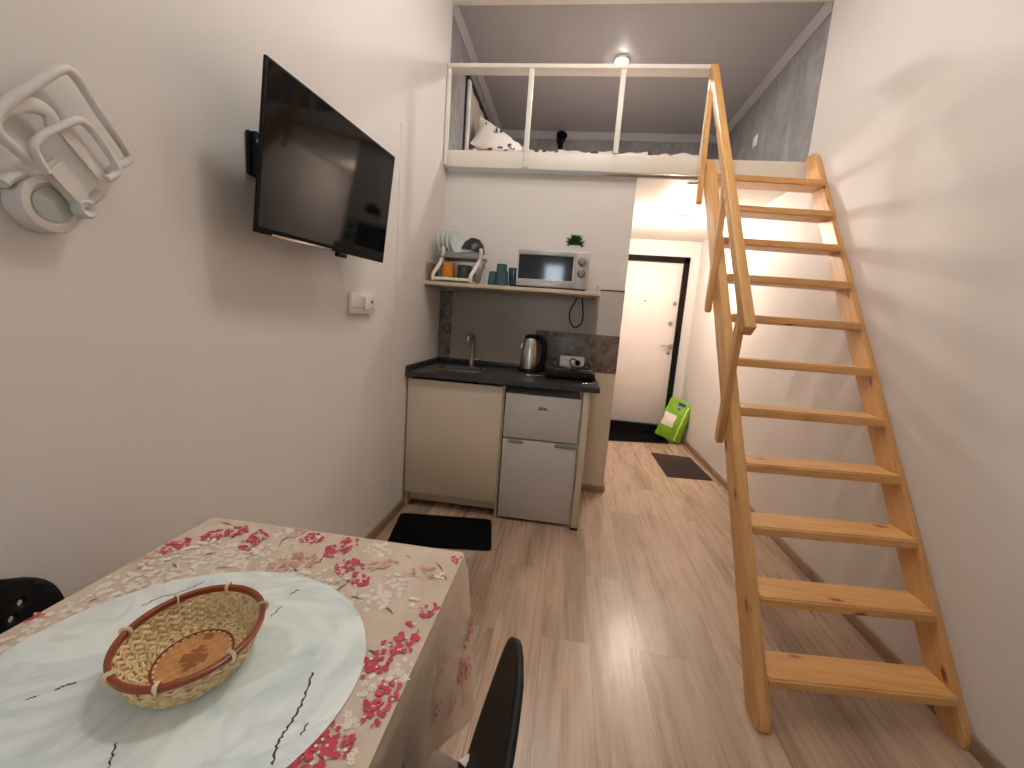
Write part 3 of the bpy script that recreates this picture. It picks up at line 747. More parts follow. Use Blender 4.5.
# surface mounted socket block below the television
wb = thing('wall_outlet', 'white surface-mounted socket block on the left wall under the television', 'socket', (0, 1.58, 1.26))
bm = B(); box(bm, (.0005, 1.500, 1.212), (.020, 1.728, 1.304), 0, .005); finish('box', bm, 'ceramic', wb)
pbox('plug', wb, (.020, 1.605, 1.230), (.036, 1.655, 1.290), 'ceramic', .006)
bm = B(); box(bm, (.020, 1.69, 1.264), (.0225, 1.703, 1.276)); finish('outlet_hole', bm, 'dark', wb)
bm = B(); box(bm, (.0195, 1.505, 1.238), (.0215, 1.723, 1.2405)); finish('lid_edge', bm, 'grey', wb)
# white tubular rack upper left
gh = thing('folding_wall_rack', 'white folding tubular holder with round hub on the left wall', 'wall rack', (0, .42, 1.40))
def yz(pts, x): return [(x, a, b) for a, b in pts]
bm = B(); tube(bm, smooth_path(yz([(.362, 1.45), (.341, 1.464), (.323, 1.479), (.322, 1.50), (.342, 1.531), (.385, 1.581), (.42, 1.618), (.436, 1.624), (.452, 1.614), (.482, 1.577), (.531, 1.524), (.533, 1.508), (.515, 1.493), (.49, 1.47)], .035), 5), .0085, 12); finish('outer_loop', bm, 'ghost', gh)
bm = B(); tube(bm, smooth_path(yz([(.38, 1.434), (.365, 1.464), (.366, 1.478), (.385, 1.501), (.421, 1.532), (.438, 1.543), (.454, 1.539), (.475, 1.519), (.5, 1.486), (.499, 1.471), (.48, 1.456)], .045), 5), .0068, 12); finish('inner_loop', bm, 'ghost', gh)
bm = B(); tube(bm, smooth_path(yz([(.324, 1.49), (.339, 1.518), (.371, 1.540), (.396, 1.545), (.410, 1.536), (.411, 1.518)], .022), 5), .013, 12, flat=(.35, 1)); finish('strap', bm, 'ghost', gh)
bm = B(); prism(bm, [(.409, 1.512), (.431, 1.531), (.492, 1.473), (.472, 1.450)], 0, .030, .036); bmesh.ops.bevel(bm, geom=bm.edges[:], offset=.002, segments=2, affect='EDGES'); finish('slat', bm, 'ghost', gh)
bm = B(); prism(bm, [(.372, 1.440), (.400, 1.470), (.452, 1.420), (.425, 1.388)], 0, .03, .048); bmesh.ops.bevel(bm, geom=bm.edges[:], offset=.006, segments=3, affect='EDGES'); finish('slider', bm, 'ghost', gh)
RX = Matrix.Rotation(pi/2, 3, 'Y')
bm = B(); lathe(bm, [(.050, 0), (.050, .026), (.046, .034), (.036, .036), (.034, .029), (.001, .027)], (.001, .393, 1.386), 36, 0, RX); hb_ = finish('hub', bm, 'ghost', gh)
bm = B(); lathe(bm, [(.030, .0), (.028, .004), (.001, .006)], (.0285, .393, 1.386), 28, 0, RX); finish('hub_face', bm, 'dish', hb_)
bm = B(); lathe(bm, [(.017, .030), (.017, .048), (.013, .053), (.006, .050), (.001, .042)], (.001, .438, 1.390), 24, 0, RX); finish('knob', bm, 'ghost', gh)
bm = B(); tube(bm, smooth_path(yz([(.332, 1.404), (.345, 1.418), (.362, 1.428)], .018), 5), .016, 12, flat=(.6, 1)); finish('left_arm', bm, 'ghost', gh)
bm = B(); tube(bm, smooth_path(yz([(.462, 1.406), (.474, 1.418), (.486, 1.431)], .02), 5), .009, 12); finish('right_peg', bm, 'ghost', gh)

# ------------------------------------------------------------------ loft contents
mt = thing('mattress', 'low mattress with white and red patterned cover on the loft floor', 'mattress', (1.0, 3.9, ZL))
bm = B(); box(bm, (.06, 3.02, ZL+.002), (1.75, 4.78, ZL+.09), 0, .02); finish('core', bm, 'bedding', mt)
bm = B(); rnd = random.Random(5); nx, ny = 60, 40; g = []
hgt = lambda x, y: ZL+.108+.010*sin(x*23+sin(y*11)*2)*sin(y*17+1)+.006*sin(x*51+y*37)
for j in range(ny+1):
    row = []
    for i in range(nx+1):
        x = .05+1.71*i/nx; y = 3.01+1.78*j/ny
        z = hgt(x, y) if 0 < j and 0 < i < nx else ZL+.03
        row.append(bm.verts.new((x, y, z)))
    g.append(row)
for j in range(ny):
    for i in range(nx):
        f = bm.faces.new((g[j][i], g[j][i+1], g[j+1][i+1], g[j+1][i])); f.material_index = rnd.choice((0, 0, 0, 0, 1, 2))
finish('cover', bm, ['bedding', 'twig', 'red'], mt)
def pillow(name, mtx, w, d, t, label, spots):
    e = thing(name, label, 'pillow', mtx.translation)
    bm = B(); n = 22; top = []; bot = []
    for s, L in ((1, top), (-1, bot)):
        for j in range(n+1):
            row = []
            for i in range(n+1):
                u, v = 2*i/n-1, 2*j/n-1
                h = t*max(0, (1-abs(u)**2.6)*(1-abs(v)**2.6))**.55
                k = 1-.07*(1-abs(u)**2)*(abs(v)**6); k2 = 1-.07*(1-abs(v)**2)*(abs(u)**6)
                row.append(bm.verts.new(mtx @ Vector((u*w*k2, v*d*k, s*h))))
            L.append(row)
    for L, r in ((top, 0), (bot, 1)):
        for j in range(n):
            for i in range(n):
                q = (L[j][i], L[j][i+1], L[j+1][i+1], L[j+1][i]); f = bm.faces.new(q[::-1] if r else q)
    bmesh.ops.remove_doubles(bm, verts=bm.verts[:], dist=.0006)
    rnd = random.Random(11)
    for k in range(spots):
        u, v = rnd.uniform(-.8, .8), rnd.uniform(-.8, .8); a = rnd.uniform(0, 6.28); L = rnd.uniform(.02, .045); wd = L*.32
        pts = []
        for q in range(10):
            b = 2*pi*q/10; lx, ly = L*cos(b), wd*sin(b)*(1-.3*cos(b)); px_, py_ = u*w+lx*cos(a)-ly*sin(a), v*d+lx*sin(a)+ly*cos(a)
            uu, vv = max(-.97, min(.97, px_/w)), max(-.97, min(.97, py_/d)); h = t*max(0, (1-abs(uu)**2.6)*(1-abs(vv)**2.6))**.55
            pts.append(bm.verts.new(mtx @ Vector((px_, py_, h+.0035))))
        bm.faces.new(pts).material_index = 1
    finish('pillow_body', bm, ['bedding', 'twig'], e, angle=1.2, recalc=False)
pm = Matrix.Translation((.27, 3.55, 2.63)) @ Matrix.Rotation(radians(-50), 4, 'Z') @ Matrix.Rotation(radians(66), 4, 'Y') @ Matrix.Rotation(radians(-24), 4, 'Z')
pillow('pillow', pm, .17, .27, .055, 'white pillow with dark leaf print leaning on the loft left wall', 16)
# black wall lamp at the back of the loft
wl = thing('wall_lamp', 'small black wall lamp with hanging cord on the loft back wall', 'lamp', (.68, YB, 3.1))
bm = B(); lathe(bm, [(.028, 0), (.028, .012), (.010, .02), (.009, .06)], (.68, YB-.001, 3.12), 18, 0, RY); finish('mount', bm, 'black', wl)
bm = B(); ax = Matrix.Rotation(radians(25), 3, 'Y') @ Matrix.Rotation(radians(60), 3, 'X'); lathe(bm, [(.02, -.03), (.038, -.02), (.058, .07), (.054, .07), (.03, -.012), (.001, -.012)], (.68, YB-.08, 3.155), 22, 0, ax); finish('shade', bm, 'black', wl)
bm = B(); tube(bm, smooth_path([(.672, YB-.012, 3.10), (.668, YB-.008, 3.0), (.672, YB-.008, 2.8), (.66, YB-.008, 2.5)], 5), .007, 8); finish('cord', bm, 'black', wl)
ls = thing('light_switch', 'white square switch plate on the grey right wall of the loft', 'switch', (W, 3.79, 2.83))
pbox('plate', ls, (W-.010, 3.745, 2.79), (W-.0005, 3.83, 2.875), 'ceramic', .004)
pbox('rocker', ls, (W-.014, 3.758, 2.803), (W-.0102, 3.817, 2.862), 'ceramic', .002)
# lamps
def disc_lamp(name, x, y, z, r, m, label):
    e = thing(name, label, 'lamp', (x, y, z))
    bm = B(); lathe(bm, [(r*1.12, 0), (r*1.15, -.006), (r*1.1, -.020), (r*.98, -.022), (r*.98, -.002), (.001, -.002)], (x, y, z-.0005), 32); finish('housing', bm, 'white', e)
    bm = B(); lathe(bm, [(.001, -.004), (r*.96, -.004), (r*.95, -.024), (r*.8, -.042), (r*.45, -.052), (.001, -.055)], (x, y, z-.0005), 32); finish('diffuser', bm, m, e)
disc_lamp('ceiling_spot', 1.168, 3.44, H, .05, 'lampw', 'small lit round spotlight in the loft ceiling')
disc_lamp('ceiling_lamp', 1.825, 3.88, ZH, .085, 'lamp', 'lit round lamp on the hall ceiling before the door')
bm = B(); box(bm, (1.66, 2.93, ZH-.006), (1.78, 2.955, ZH-.0005), 0, .002); tag(finish('ceiling_vent', bm, 'white'), 'small white strip fitting on the hall ceiling behind the fascia', 'fitting')

# ------------------------------------------------------------------ table, cloth, mat, basket
TX0, TX1, TY0, TY1, TZ = .198, .784, -.47, .538, .749
tb = thing('dining_table', 'rectangular table hidden under the flowered cloth by the left wall', 'table', (.49, .03, 0))
pbox('tabletop', tb, (TX0+.004, TY0+.004, TZ-.03), (TX1-.004, TY1-.004, TZ-.0008), 'white', .002)
for x in (TX0+.02, TX1-.06):
    for y in (TY0+.02, TY1-.06): pbox('leg', tb, (x, y, 0), (x+.04, y+.04, TZ-.0305), 'white', .002)
# cloth
def perim(N=320, r=.012):
    base = rrect(TX0, TX1, TY0, TY1, r, 8)
    P_ = [Vector((x, y)) for x, y in base]; L = [0]
    for i in range(len(P_)): L.append(L[-1]+(P_[(i+1) % len(P_)]-P_[i]).length)
    out = []
    for k in range(N):
        s = L[-1]*k/N
        i = max(j for j in range(len(P_)) if L[j] <= s)
        t = (s-L[i])/max(1e-9, L[i+1]-L[i]); out.append(P_[i].lerp(P_[(i+1) % len(P_)], t))
    return out
corners = [Vector((TX1, TY1)), Vector((TX0, TY1)), Vector((TX0, TY0)), Vector((TX1, TY0))]
ctr = Vector(((TX0+TX1)/2, (TY0+TY1)/2))
def drape(p, d):
    """p: point on the table's edge (2D), d: 0..1 down the skirt -> 3D point"""
    dc = min((p-c).length for c in corners); c = min(corners, key=lambda q: (p-q).length)
    diag = Vector((1 if c.x > ctr.x else -1, 1 if c.y > ctr.y else -1)).normalized()
    nx = 0; e = .016
    n = Vector((0, 0))
    if abs(p.x-TX1) < e: n.x += 1-abs(p.x-TX1)/e
    if abs(p.x-TX0) < e: n.x -= 1-abs(p.x-TX0)/e
    if abs(p.y-TY1) < e: n.y += 1-abs(p.y-TY1)/e
    if abs(p.y-TY0) < e: n.y -= 1-abs(p.y-TY0)/e
    if n.length < .01: n = (p-ctr).normalized()
    n.normalize()
    kc = math.exp(-(dc/.12)**2)
    drop = (.265+.14*kc)*d
    fl = .050*kc*d**.8 + (.010*d*d*(.5+.5*sin((p.x*1.0+p.y*1.0)*38)))*(1-kc)
    if p.x < ctr.x: fl *= .35
    q = p + n*(.004*min(1, d*12)) + (n*(1-kc)+diag*kc)*fl
    z = TZ+.003-drop - (.0 if d > .02 else 0)
    return Vector((q.x, q.y, z))
bm = B(); PR = perim(); ND = 22
top = [bm.verts.new((p.x, p.y, TZ+.003)) for p in PR]
inner = None
bm.faces.new(top)
rings = [top]
for k in range(1, ND+1):
    d = (k/ND)**1.3; rings.append([bm.verts.new(drape(p, d)) for p in PR])
for a, b in zip(rings, rings[1:]):
    for k in range(len(a)): bm.faces.new((a[k], b[k], b[(k+1) % len(a)], a[(k+1) % len(a)]))
# printed pattern: petals lying on the cloth
rnd = random.Random(21); cnt = [0]
def onsurf(x, y):
    """continue the flat pattern over the right edge"""
    if x <= TX1: return Vector((x, y, TZ+.0034+cnt[0]*4e-7)), None
    d = (x-TX1)/.265; p = drape(Vector((TX1, min(max(y, TY0+.01), TY1-.005))), min(d, 1))
    return p+Vector((.0016+cnt[0]*4e-7, 0, 0)), None
def blob(x, y, r, mi, n=7, asp=1, ang=0):
    cnt[0] += 1; pts = []
    for k in range(n):
        a = 2*pi*k/n; rr = r*rnd.uniform(.72, 1.2); lx, ly = rr*cos(a), rr*asp*sin(a)
        pts.append(onsurf(x+lx*cos(ang)-ly*sin(ang), y+lx*sin(ang)+ly*cos(ang))[0])
    f = bm.faces.new([bm.verts.new(p) for p in pts]); f.material_index = mi
def flower(x, y, r, mi):
    a0 = rnd.uniform(0, 6.28)
    for k in range(5):
        a = a0+k*2*pi/5; blob(x+r*.55*cos(a), y+r*.55*sin(a), r*.45, mi, 6, .8, a)
def cluster(x, y, r, kind):
    n = max(3, int(r*r*30000*(1.9 if kind == 1 else 1.1)))
    for _ in range(n):
        a, q = rnd.uniform(0, 6.28), r*rnd.random()**.5*1.05
        px_, py_ = x+q*cos(a), y+q*sin(a)
        if px_ > TX1-.003 and x < TX1: px_ = TX1-.003-rnd.random()*.01
        py_ = min(py_, TY1-.004)
        px_ = max(px_, TX0+.004)
        if kind == 1: blob(px_, py_, rnd.uniform(.0030, .0056), 1, 7, rnd.uniform(.6, 1), rnd.uniform(0, 6))
        elif kind == 2: blob(px_, py_, rnd.uniform(.003, .006), 2, 7, rnd.uniform(.5, 1), rnd.uniform(0, 6))
        else: flower(px_, py_, rnd.uniform(.0038, .0062), 3)
    if kind == 1:
        for _ in range(max(1, n//7)):
            a, q = rnd.uniform(0, 6.28), r*rnd.random()**.5; blob(min(x+q*cos(a), TX1-.003 if x < TX1 else 9), min(y+q*sin(a), TY1-.004), .0022, 3, 6)
def twig(a, b, w=.0013):
    a, b = Vector(a), Vector(b); a.y = min(a.y, TY1-.004); b.y = min(b.y, TY1-.004); cnt[0] += 1
    a.x = min(a.x, TX1-.002); b.x = min(b.x, TX1-.002)
    d = (b-a); n = Vector((-d.y, d.x)).normalized()*w; m_ = (a+b)/2+n*1.5
    f = bm.faces.new([bm.verts.new(onsurf(*p)[0]) for p in (a, a+n*.6, m_+n, b+n*.4, b, m_-n)]); f.material_index = 4
RED = [(0.264, 0.47, 0.0238), (0.296, 0.492, 0.0237), (0.347, 0.493, 0.0205), (0.351, 0.451, 0.02), (0.457, 0.505, 0.0221), (0.529, 0.479, 0.0258), (0.54, 0.511, 0.0191), (0.583, 0.43, 0.0265), (0.618, 0.395, 0.019), (0.767, 0.347, 0.0173), (0.753, 0.31, 0.0075), (0.754, 0.268, 0.0216), (0.74, 0.257, 0.0161), (0.73, 0.223, 0.0209), (0.722, 0.209, 0.0138), (0.768, 0.187, 0.0180), (0.763, 0.163, 0.0179), (0.761, 0.145, 0.0144), (0.776, 0.507, 0.0133), (0.73, 0.102, 0.0249), (0.717, 0.088, 0.0217), (0.222, 0.402, 0.0200), (0.225, 0.428, 0.0181), (0.205, 0.197, 0.0100)]
FAINT = [(0.653, 0.458, 0.0198), (0.725, 0.445, 0.0234), (0.626, 0.444, 0.0175), (0.482, 0.425, 0.0322), (0.457, 0.401, 0.0274), (0.408, 0.52, 0.0264), (0.215, 0.35, 0.02)]
WHITE = [(0.344, 0.426, 0.0345), (0.369, 0.378, 0.033), (0.454, 0.397, 0.0365), (0.408, 0.500, 0.0354), (0.61, 0.500, 0.0278), (0.683, 0.378, 0.0285), (0.671, 0.347, 0.0278), (0.770, 0.208, 0.0139), (0.728, 0.19, 0.0203), (0.567, 0.389, 0.0301), (0.44, 0.357, 0.0268), (0.619, 0.343, 0.0202), (0.770, 0.226, 0.0124), (0.739, 0.132, 0.0159), (0.749, 0.091, 0.0153), (0.301, 0.378, 0.0294), (0.307, 0.339, 0.0286), (0.272, 0.315, 0.0337), (0.245, 0.271, 0.0287), (0.234, 0.235, 0.0213), (0.225, 0.198, 0.0181), (0.233, 0.153, 0.0227), (0.277, 0.427, 0.0256), (0.454, 0.515, 0.0202), (0.682, 0.408, 0.0209), (0.374, 0.415, 0.0241), (0.397, 0.44, 0.0242), (0.505, 0.39, 0.0266), (0.734, 0.362, 0.0138), (0.757, 0.443, 0.0126), (.24, .36, .025), (.26, .40, .025), (.225, .30, .02)]
TWIG = [((0.522, 0.428), (0.518, 0.449)), ((0.596, 0.348), (0.605, 0.386)), ((0.385, 0.403), (0.384, 0.418)), ((0.408, 0.471), (0.406, 0.5)), ((0.735, 0.483), (0.758, 0.46)), ((0.763, 0.445), (0.773, 0.431)), ((0.669, 0.492), (0.684, 0.485)), ((0.391, 0.351), (0.4, 0.36)), ((0.352, 0.367), (0.38, 0.374)), ((0.48, 0.403), (0.5, 0.388)), ((0.765, 0.299), (0.766, 0.288)), ((0.709, 0.24), (0.72, 0.238)), ((0.626, 0.347), (0.649, 0.344)), ((0.238, 0.238), (0.25, 0.251)), ((0.694, 0.336), (0.715, 0.321)), ((0.583, 0.374), (0.594, 0.386)), ((0.229, 0.52), (0.266, 0.511)), ((.36, .46), (.372, .485)), ((.30, .40), (.318, .41)), ((.27, .36), (.29, .35))]
for c in WHITE: cluster(*c, 3)
for c in FAINT: cluster(*c, 2)
for c in RED: cluster(*c, 1)
for a, b in TWIG: twig(a, b)
for _ in range(34):   # the end of the cloth nearer the back of the room
    x, y = rnd.uniform(TX0+.03, TX1-.03), rnd.uniform(TY0+.03, -.08); cluster(x, y, rnd.uniform(.015, .03), rnd.choice((1, 2, 3, 3)))
for y, dz, r, k in ((.513, .108, .016, 1), (.482, .165, .018, 1), (.472, .115, .012, 1), (.455, .15, .014, 1), (.44, .17, .013, 1), (.36, .10, .02, 2), (.30, .09, .02, 3), (.40, .2, .02, 2), (.15, .12, .03, 1), (.02, .18, .03, 1), (-.1, .1, .03, 3), (-.25, .15, .03, 1), (.23, .2, .025, 3), (-.38, .2, .03, 2), (.47, .215, .02, 2), (.33, .17, .02, 1)):
    cluster(TX1+dz, y, r, k)
tc_ = finish('tablecloth', bm, ['cloth', 'red', 'pink', 'blossom', 'twig'], None, Matrix.Translation((ctr.x, ctr.y, TZ)), angle=.9, recalc=False)
tag(tc_, 'beige tablecloth with red and white blossoms draped over the table', 'tablecloth')
# round marble mat
MC = Vector((.4834, .1556)); ma, mb_ = .2389, .2230; mrot = .189; MZ = TZ+.0048
bm = B(); ang = [2*pi*k/96 for k in range(96)]
def mp_(a, s): 
    x, y = ma*s*cos(a), mb_*s*sin(a); return (MC.x+x*cos(mrot)-y*sin(mrot), MC.y+x*sin(mrot)+y*cos(mrot))
r0 = [bm.verts.new((*mp_(a, 1), MZ)) for a in ang]; r1 = [bm.verts.new((*mp_(a, 1), MZ+.0016)) for a in ang]; r2 = [bm.verts.new((*mp_(a, .993), MZ+.0022)) for a in ang]
for A, Z in ((r0, r1), (r1, r2)):
    for k in range(96): bm.faces.new((A[k], A[(k+1) % 96], Z[(k+1) % 96], Z[k]))
bm.faces.new(r0[::-1]); bm.faces.new(r2)
VEIN = [[(0.685, 0.066), (0.677, 0.083), (0.674, 0.096), (0.674, 0.112), (0.672, 0.133), (0.667, 0.155), (0.657, 0.186)], [(0.373, 0.097), (0.377, 0.105), (0.385, 0.111)], [(0.356, 0.079), (0.359, 0.084), (0.363, 0.087)], [(0.329, 0.247), (0.337, 0.272), (0.352, 0.286), (0.363, 0.305), (0.369, 0.324)], [(0.529, 0.326), (0.535, 0.342)], [(0.534, 0.271), (0.534, 0.295)], [(0.527, 0.029), (0.516, 0.043), (0.506, 0.056)], [(0.694, 0.102), (0.693, 0.118)]]
for kv, v in enumerate(VEIN):
    P_ = [Vector(p) for p in smooth_path([(a, b, 0) for a, b in v], 5)]
    wd = [(.0006+.0011*abs(sin(i*1.7+kv))) * (1.0 if kv in (0, 1, 4) else .7) for i in range(len(P_))]
    prev = None
    for i, p in enumerate(P_):
        t = (P_[min(i+1, len(P_)-1)]-P_[max(i-1, 0)]).normalized(); n = Vector((-t.y, t.x, 0)); j = n*.0012*sin(i*2.3)
        pr = [bm.verts.new((p.x+j.x+n.x*wd[i]*s, p.y+j.y+n.y*wd[i]*s, MZ+.0025)) for s in (1, -1)]
        if prev:
            f = bm.faces.new((prev[0], prev[1], pr[1], pr[0])); f.material_index = 1
        prev = pr
pmo = finish('round_placemat', bm, ['marble', 'twig'], None, Matrix.Translation((MC.x, MC.y, MZ)), recalc=False)
tag(pmo, 'large round pale marble mat on the flowered tablecloth', 'placemat')
# woven basket
BC = Vector((.494, .170, MZ+.003)); brz = pi/2+.304; BA, BB, BH = .0945, .0800, .043
bs = thing('woven_basket', 'oval woven bamboo basket with red-brown rim on the marble mat', 'basket', BC, brz)
def bpt(a, h, off=0):   # a round, h 0..1 up the wall
    
    if h < .42: return Vector((BA*(.50+.30*h/.42)*cos(a), BB*(.50+.30*h/.42)*sin(a), .0042+off))
    else: q = (h-.42)/.58; s, z = .80+.20*q**.75, .004+(BH-.001)*q**1.15
    return Vector(((BA*s+off)*cos(a), (BB*s+off)*sin(a), z+abs(off)*.5))
bm = B(); NS = 60; K = 22
for dirn in (1, -1):
    for s in range(NS):
        L = []
        for k in range(K+1):
            h = k/K; a = 2*pi*s/NS+dirn*h*1.0
            ph = (a*NS/(2*pi)*1.0 + dirn*0) + h*NS*.85/(2*pi)*(-dirn)
            off = .0011*dirn*(1 if (int(round((h*NS*1.0/pi/2)))+s) % 2 else -1)
            w = pi/NS*.80
            p0, p1 = bpt(a-w, h, off), bpt(a+w, h, off); L.append((p0, p1))
        vv = [(bm.verts.new(a_), bm.verts.new(b_)) for a_, b_ in L]
        for a_, b_ in zip(vv, vv[1:]):
            f = bm.faces.new((a_[0], a_[1], b_[1], b_[0])); f.material_index = 0 if (s % 3) else 1
wv = local('weave', bm, ['straw', 'straw_dark'], bs, 1.0)
sm = wv.modifiers.new('thick', 'SOLIDIFY'); sm.thickness = .0008; sm.offset = 0
bm = B(); ring = []
for k in range(72):
    a = 2*pi*k/72; row = []
    for (o_, z_) in ((-.0032, -.0065), (-.0036, .001), (-.0016, .003), (.0016, .003), (.0036, .001), (.0034, -.0045), (.0018, -.0052), (-.0018, -.0065)): row.append(bm.verts.new(bpt(a, 1, o_)+Vector((0, 0, z_))))
    ring.append(row)
for k in range(72):
    A, Z = ring[k], ring[(k+1) % 72]
    for j in range(8): bm.faces.new((A[j], Z[j], Z[(j+1) % 8], A[(j+1) % 8]))
local('rim', bm, 'rim', bs)
for a in (-.05, .75, 1.55, 2.45, 3.25, 4.15, 5.2):
    bm = B(); pts = []
    for k in range(12):
        b = 2*pi*k/12; pts.append(bpt(a, 1, .0060*cos(b))+Vector((0, 0, -.0015+.0072*sin(b))))
    tube(bm, pts, .0020, 6, closed=True, flat=(.5, 1.5)); local('binding', bm, 'tie', bs)
bm = B(); n = 48
fl = [bm.verts.new((BA*.60*cos(2*pi*k/n), BB*.60*sin(2*pi*k/n), .0015)) for k in range(n)]; fu = [bm.verts.new((BA*.60*cos(2*pi*k/n), BB*.60*sin(2*pi*k/n), .0042)) for k in range(n)]
for k in range(n): bm.faces.new((fl[k], fl[(k+1) % n], fu[(k+1) % n], fu[k]))
bm.faces.new(fl[::-1]); bm.faces.new(fu)
def patch(pts, z, mi):
    f = bm.faces.new([bm.verts.new((x, y, z)) for x, y in pts]); f.material_index = mi
for q in ((-.024, -.004, .024, .004), (-.008, -.016, .008, .016), (-.016, -.010, -.010, .010), (.010, -.010, .016, .010), (-.045, -.006, -.034, .006), (.034, -.006, .045, .006)): patch([(q[0], q[1]), (q[2], q[1]), (q[2], q[3]), (q[0], q[3])], .0045+rnd.random()*.0003, 1)
rg2 = [[bm.verts.new((BA*s_*cos(2*pi*k/n), BB*s_*sin(2*pi*k/n), z)) for k in range(n)] for s_, z in ((.59, .0012), (.80, .0012), (.80, .0026), (.59, .0026))]
for A, Z in zip(rg2, rg2[1:]):
    for k in range(n):
        f = bm.faces.new((A[k], A[(k+1) % n], Z[(k+1) % n], Z[k])); f.material_index = 3
bo = [[bm.verts.new((BA*s*cos(2*pi*k/n), BB*s*sin(2*pi*k/n), z)) for k in range(n)] for s, z in ((.53, .0048), (.535, .0060), (.575, .0060), (.58, .0046))]
for A, Z in zip(bo, bo[1:]):
    for k in range(n):
        f = bm.faces.new((A[k], A[(k+1) % n], Z[(k+1) % n], Z[k])); f.material_index = 2
local('base', bm, ['basefloor', 'basestar', 'rim', 'straw'], bs)

# ------------------------------------------------------------------ chairs
def make_chair(label, loc, rz, holes=True):
    """local: +X is where the sitter faces, back at x=0"""
    e = thing('shell_chair', label, 'chair', loc, rz, None)
    # backrest: sheet with round holes
    bm = B(); nu, nv = 21, 20
    def sp(u, v):  # u -1..1 across, v 0..1 up
        hw = .205*(1-.02*v)
        if v > .68: hw *= max(.0, 1-((v-.68)/.32)**4)**.5 if v < 1 else 0
        hw = max(hw, .05)
        y = u*hw; z = .40+.376*v
        x = -(.078 if holes else .063)*max(0, (z-.44)/.31)**1.15+.020*(y/.2)**2*(1-.3*v)
        return Vector((x, y, z))
    V = {}
    def vert(i2, j2):
        key = (i2, j2)
        if key not in V: V[key] = bm.verts.new(sp(i2/nu-1, j2/(2*nv)))
        return V[key]
    for i in range(nu):
        for j in range(nv):
            o8 = [vert(2*i, 2*j), vert(2*i+1, 2*j), vert(2*i+2, 2*j), vert(2*i+2, 2*j+1), vert(2*i+2, 2*j+2), vert(2*i+1, 2*j+2), vert(2*i, 2*j+2), vert(2*i, 2*j+1)]
            if holes and 2 <= i < nu-2 and 4 <= j < nv-1 and (i+j) % 2 == 0:
                c = sp((2*i+1)/nu-1, (2*j+1)/(2*nv)); hv = []
                for v in o8:
                    d = v.co-c; hv.append(bm.verts.new(c+d.normalized()*min(.0060, d.length*.75)))
                for k in range(8): bm.faces.new((o8[k], o8[(k+1) % 8], hv[(k+1) % 8], hv[k]))
            else: bm.faces.new(o8)
    o = local('backrest', bm, 'black', e, 1.0); s = o.modifiers.new('thick', 'SOLIDIFY'); s.thickness = .011; s.offset = 0
    # seat: dished pan
    bm = B(); n = 18; g = []
    for j in range(n+1):
        row = []
        for i in range(n+1):
            u, v = 2*i/n-1, j/n
            hw = .205*(1-.10*v**3); y = u*hw; x = -.005+.345*v*(1-.06*u*u*v)
            z = .447-.018*(1-u*u)*sin(pi*min(1, v*.9+.1))-.018*max(0, v-.8)/.2
            row.append(bm.verts.new((x, y, z)))
        g.append(row)
    for j in range(n):
        for i in range(n): bm.faces.new((g[j][i], g[j][i+1], g[j+1][i+1], g[j+1][i]))
    o = local('seat', bm, 'black', e, 1.0); s = o.modifiers.new('thick', 'SOLIDIFY'); s.thickness = .012; s.offset = 0
    for x, y, dx, dy in ((.04, .15, -.02, .03), (.04, -.15, -.02, -.03), (.28, .15, .015, .03), (.28, -.15, .015, -.03)):
        bm = B(); tube(bm, [(x+dx, y+dy, 0), (x+dx*.3, y+dy*.3, .3), (x, y, .432)], [.010, .013, .015], 12); local('leg', bm, 'black', e)
    return e
make_chair('black plastic chair with round holes in its back between the table and the left wall', (.135, .112, 0), 0)
make_chair('black plastic chair holding a taupe cushion at the right side of the table', (.868, .155, 0), pi, False)
cu = thing('seat_cushion', 'taupe square cushion on the seat of the right-hand chair', 'cushion', (.69, .165, .452))
bm = B(); n = 24; tp_, bt_ = [], []
for s, L in ((1, tp_), (-1, bt_)):
    for j in range(n+1):
        row = []
        for i in range(n+1):
            u, v = 2*i/n-1, 2*j/n-1
            cu_ = lambda a, b: a*math.sqrt(max(0, 1-.22*b*b*abs(b)))
            h = .024*max(0, (1-abs(u)**5)*(1-abs(v)**5))**.5
            row.append(bm.verts.new((.690+cu_(u, v)*.165, .165+cu_(v, u)*.192, .4805+s*h)))
        L.append(row)
for L, r in ((tp_, 0), (bt_, 1)):
    for j in range(n):
        for i in range(n):
            q = (L[j][i], L[j][i+1], L[j+1][i+1], L[j+1][i]); bm.faces.new(q[::-1] if r else q)
bmesh.ops.remove_doubles(bm, verts=bm.verts[:], dist=.0004); finish('pad', bm, 'cushion', cu, angle=1.2)
bm = B(); prism(bm, [(.838, .330), (.858, .352), (.852, .322)], 2, .488, .490); finish('care_tag', bm, 'label', cu)

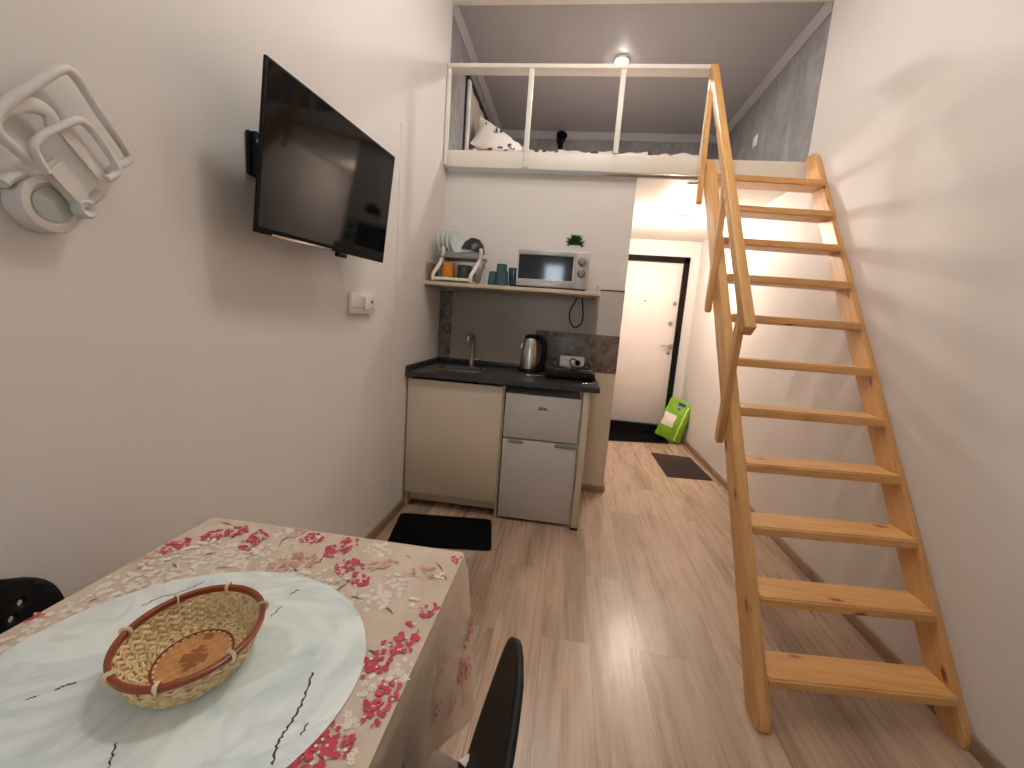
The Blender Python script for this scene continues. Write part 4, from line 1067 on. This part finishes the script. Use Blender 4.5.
# ------------------------------------------------------------------ light
def point(name, loc, watts, col, r):
    L = bpy.data.lights.new(name, 'POINT'); L.energy = watts; L.color = col; L.shadow_soft_size = r
    o = bpy.data.objects.new(name, L); COL.objects.link(o); o.location = loc; return o
point('room_lamp_light', (.93, 1.03, 3.14), 31, (1, .975, .935), .08)
point('kitchen_side_lamp_light', (1.2, 1.85, 3.18), 14, (1, .975, .935), .07)
point('hall_lamp_light', (1.825, 3.88, ZH-.13), 40, (1, .87, .77), .05)
def area(name, loc, rot, sx, sy, watts, col, shape='RECTANGLE'):
    L = bpy.data.lights.new(name, 'AREA'); L.shape = shape; L.size = sx; L.size_y = sy; L.energy = watts; L.color = col
    o = bpy.data.objects.new(name, L); COL.objects.link(o); o.location = loc; o.rotation_euler = rot; return o
area('loft_spot_light', (1.168, 3.44, H-.065), (0, 0, 0), .09, .09, 16, (1, .96, .93), 'DISK')
area('added_window_portal', ((WX0+WX1)/2, YR-.11, (WZ0+WZ1)/2), (pi/2, 0, 0), WX1-WX0, WZ1-WZ0, 1, (1, 1, 1)).data.cycles.is_portal = True  # guides sky light through the added rear window
wd = bpy.data.worlds.new('World'); scene.world = wd; wd.use_nodes = True
wd.node_tree.nodes['Background'].inputs['Color'].default_value = (.76, .88, 1, 1); wd.node_tree.nodes['Background'].inputs['Strength'].default_value = 13  # bluish sky, bright enough to fill the room through the added window

# ------------------------------------------------------------------ camera
cam = bpy.data.cameras.new('camera'); co = bpy.data.objects.new('camera', cam); COL.objects.link(co)
yaw, pitch, roll, f = .11977, .15310, .07458, 435.22
fw = Vector((-sin(yaw)*cos(pitch), cos(yaw)*cos(pitch), -sin(pitch))); rt = Vector((cos(yaw), sin(yaw), 0)); up = rt.cross(fw)
r2 = rt*cos(roll)+up*sin(roll); u2 = -rt*sin(roll)+up*cos(roll)
m = Matrix.Identity(4)
for j in range(3): m[j][0] = r2[j]; m[j][1] = u2[j]; m[j][2] = -fw[j]
m.translation = Vector((.9574, -.3016, 1.2507)); co.matrix_world = m
cam.sensor_fit = 'HORIZONTAL'; cam.sensor_width = 36; cam.lens = 36*f/1024; cam.clip_start = .02
scene.camera = co
scene.view_settings.view_transform = 'Standard'; scene.view_settings.look = 'None'; scene.view_settings.gamma = 1; scene.view_settings.use_curve_mapping = False
scene.view_settings.exposure = 0.0
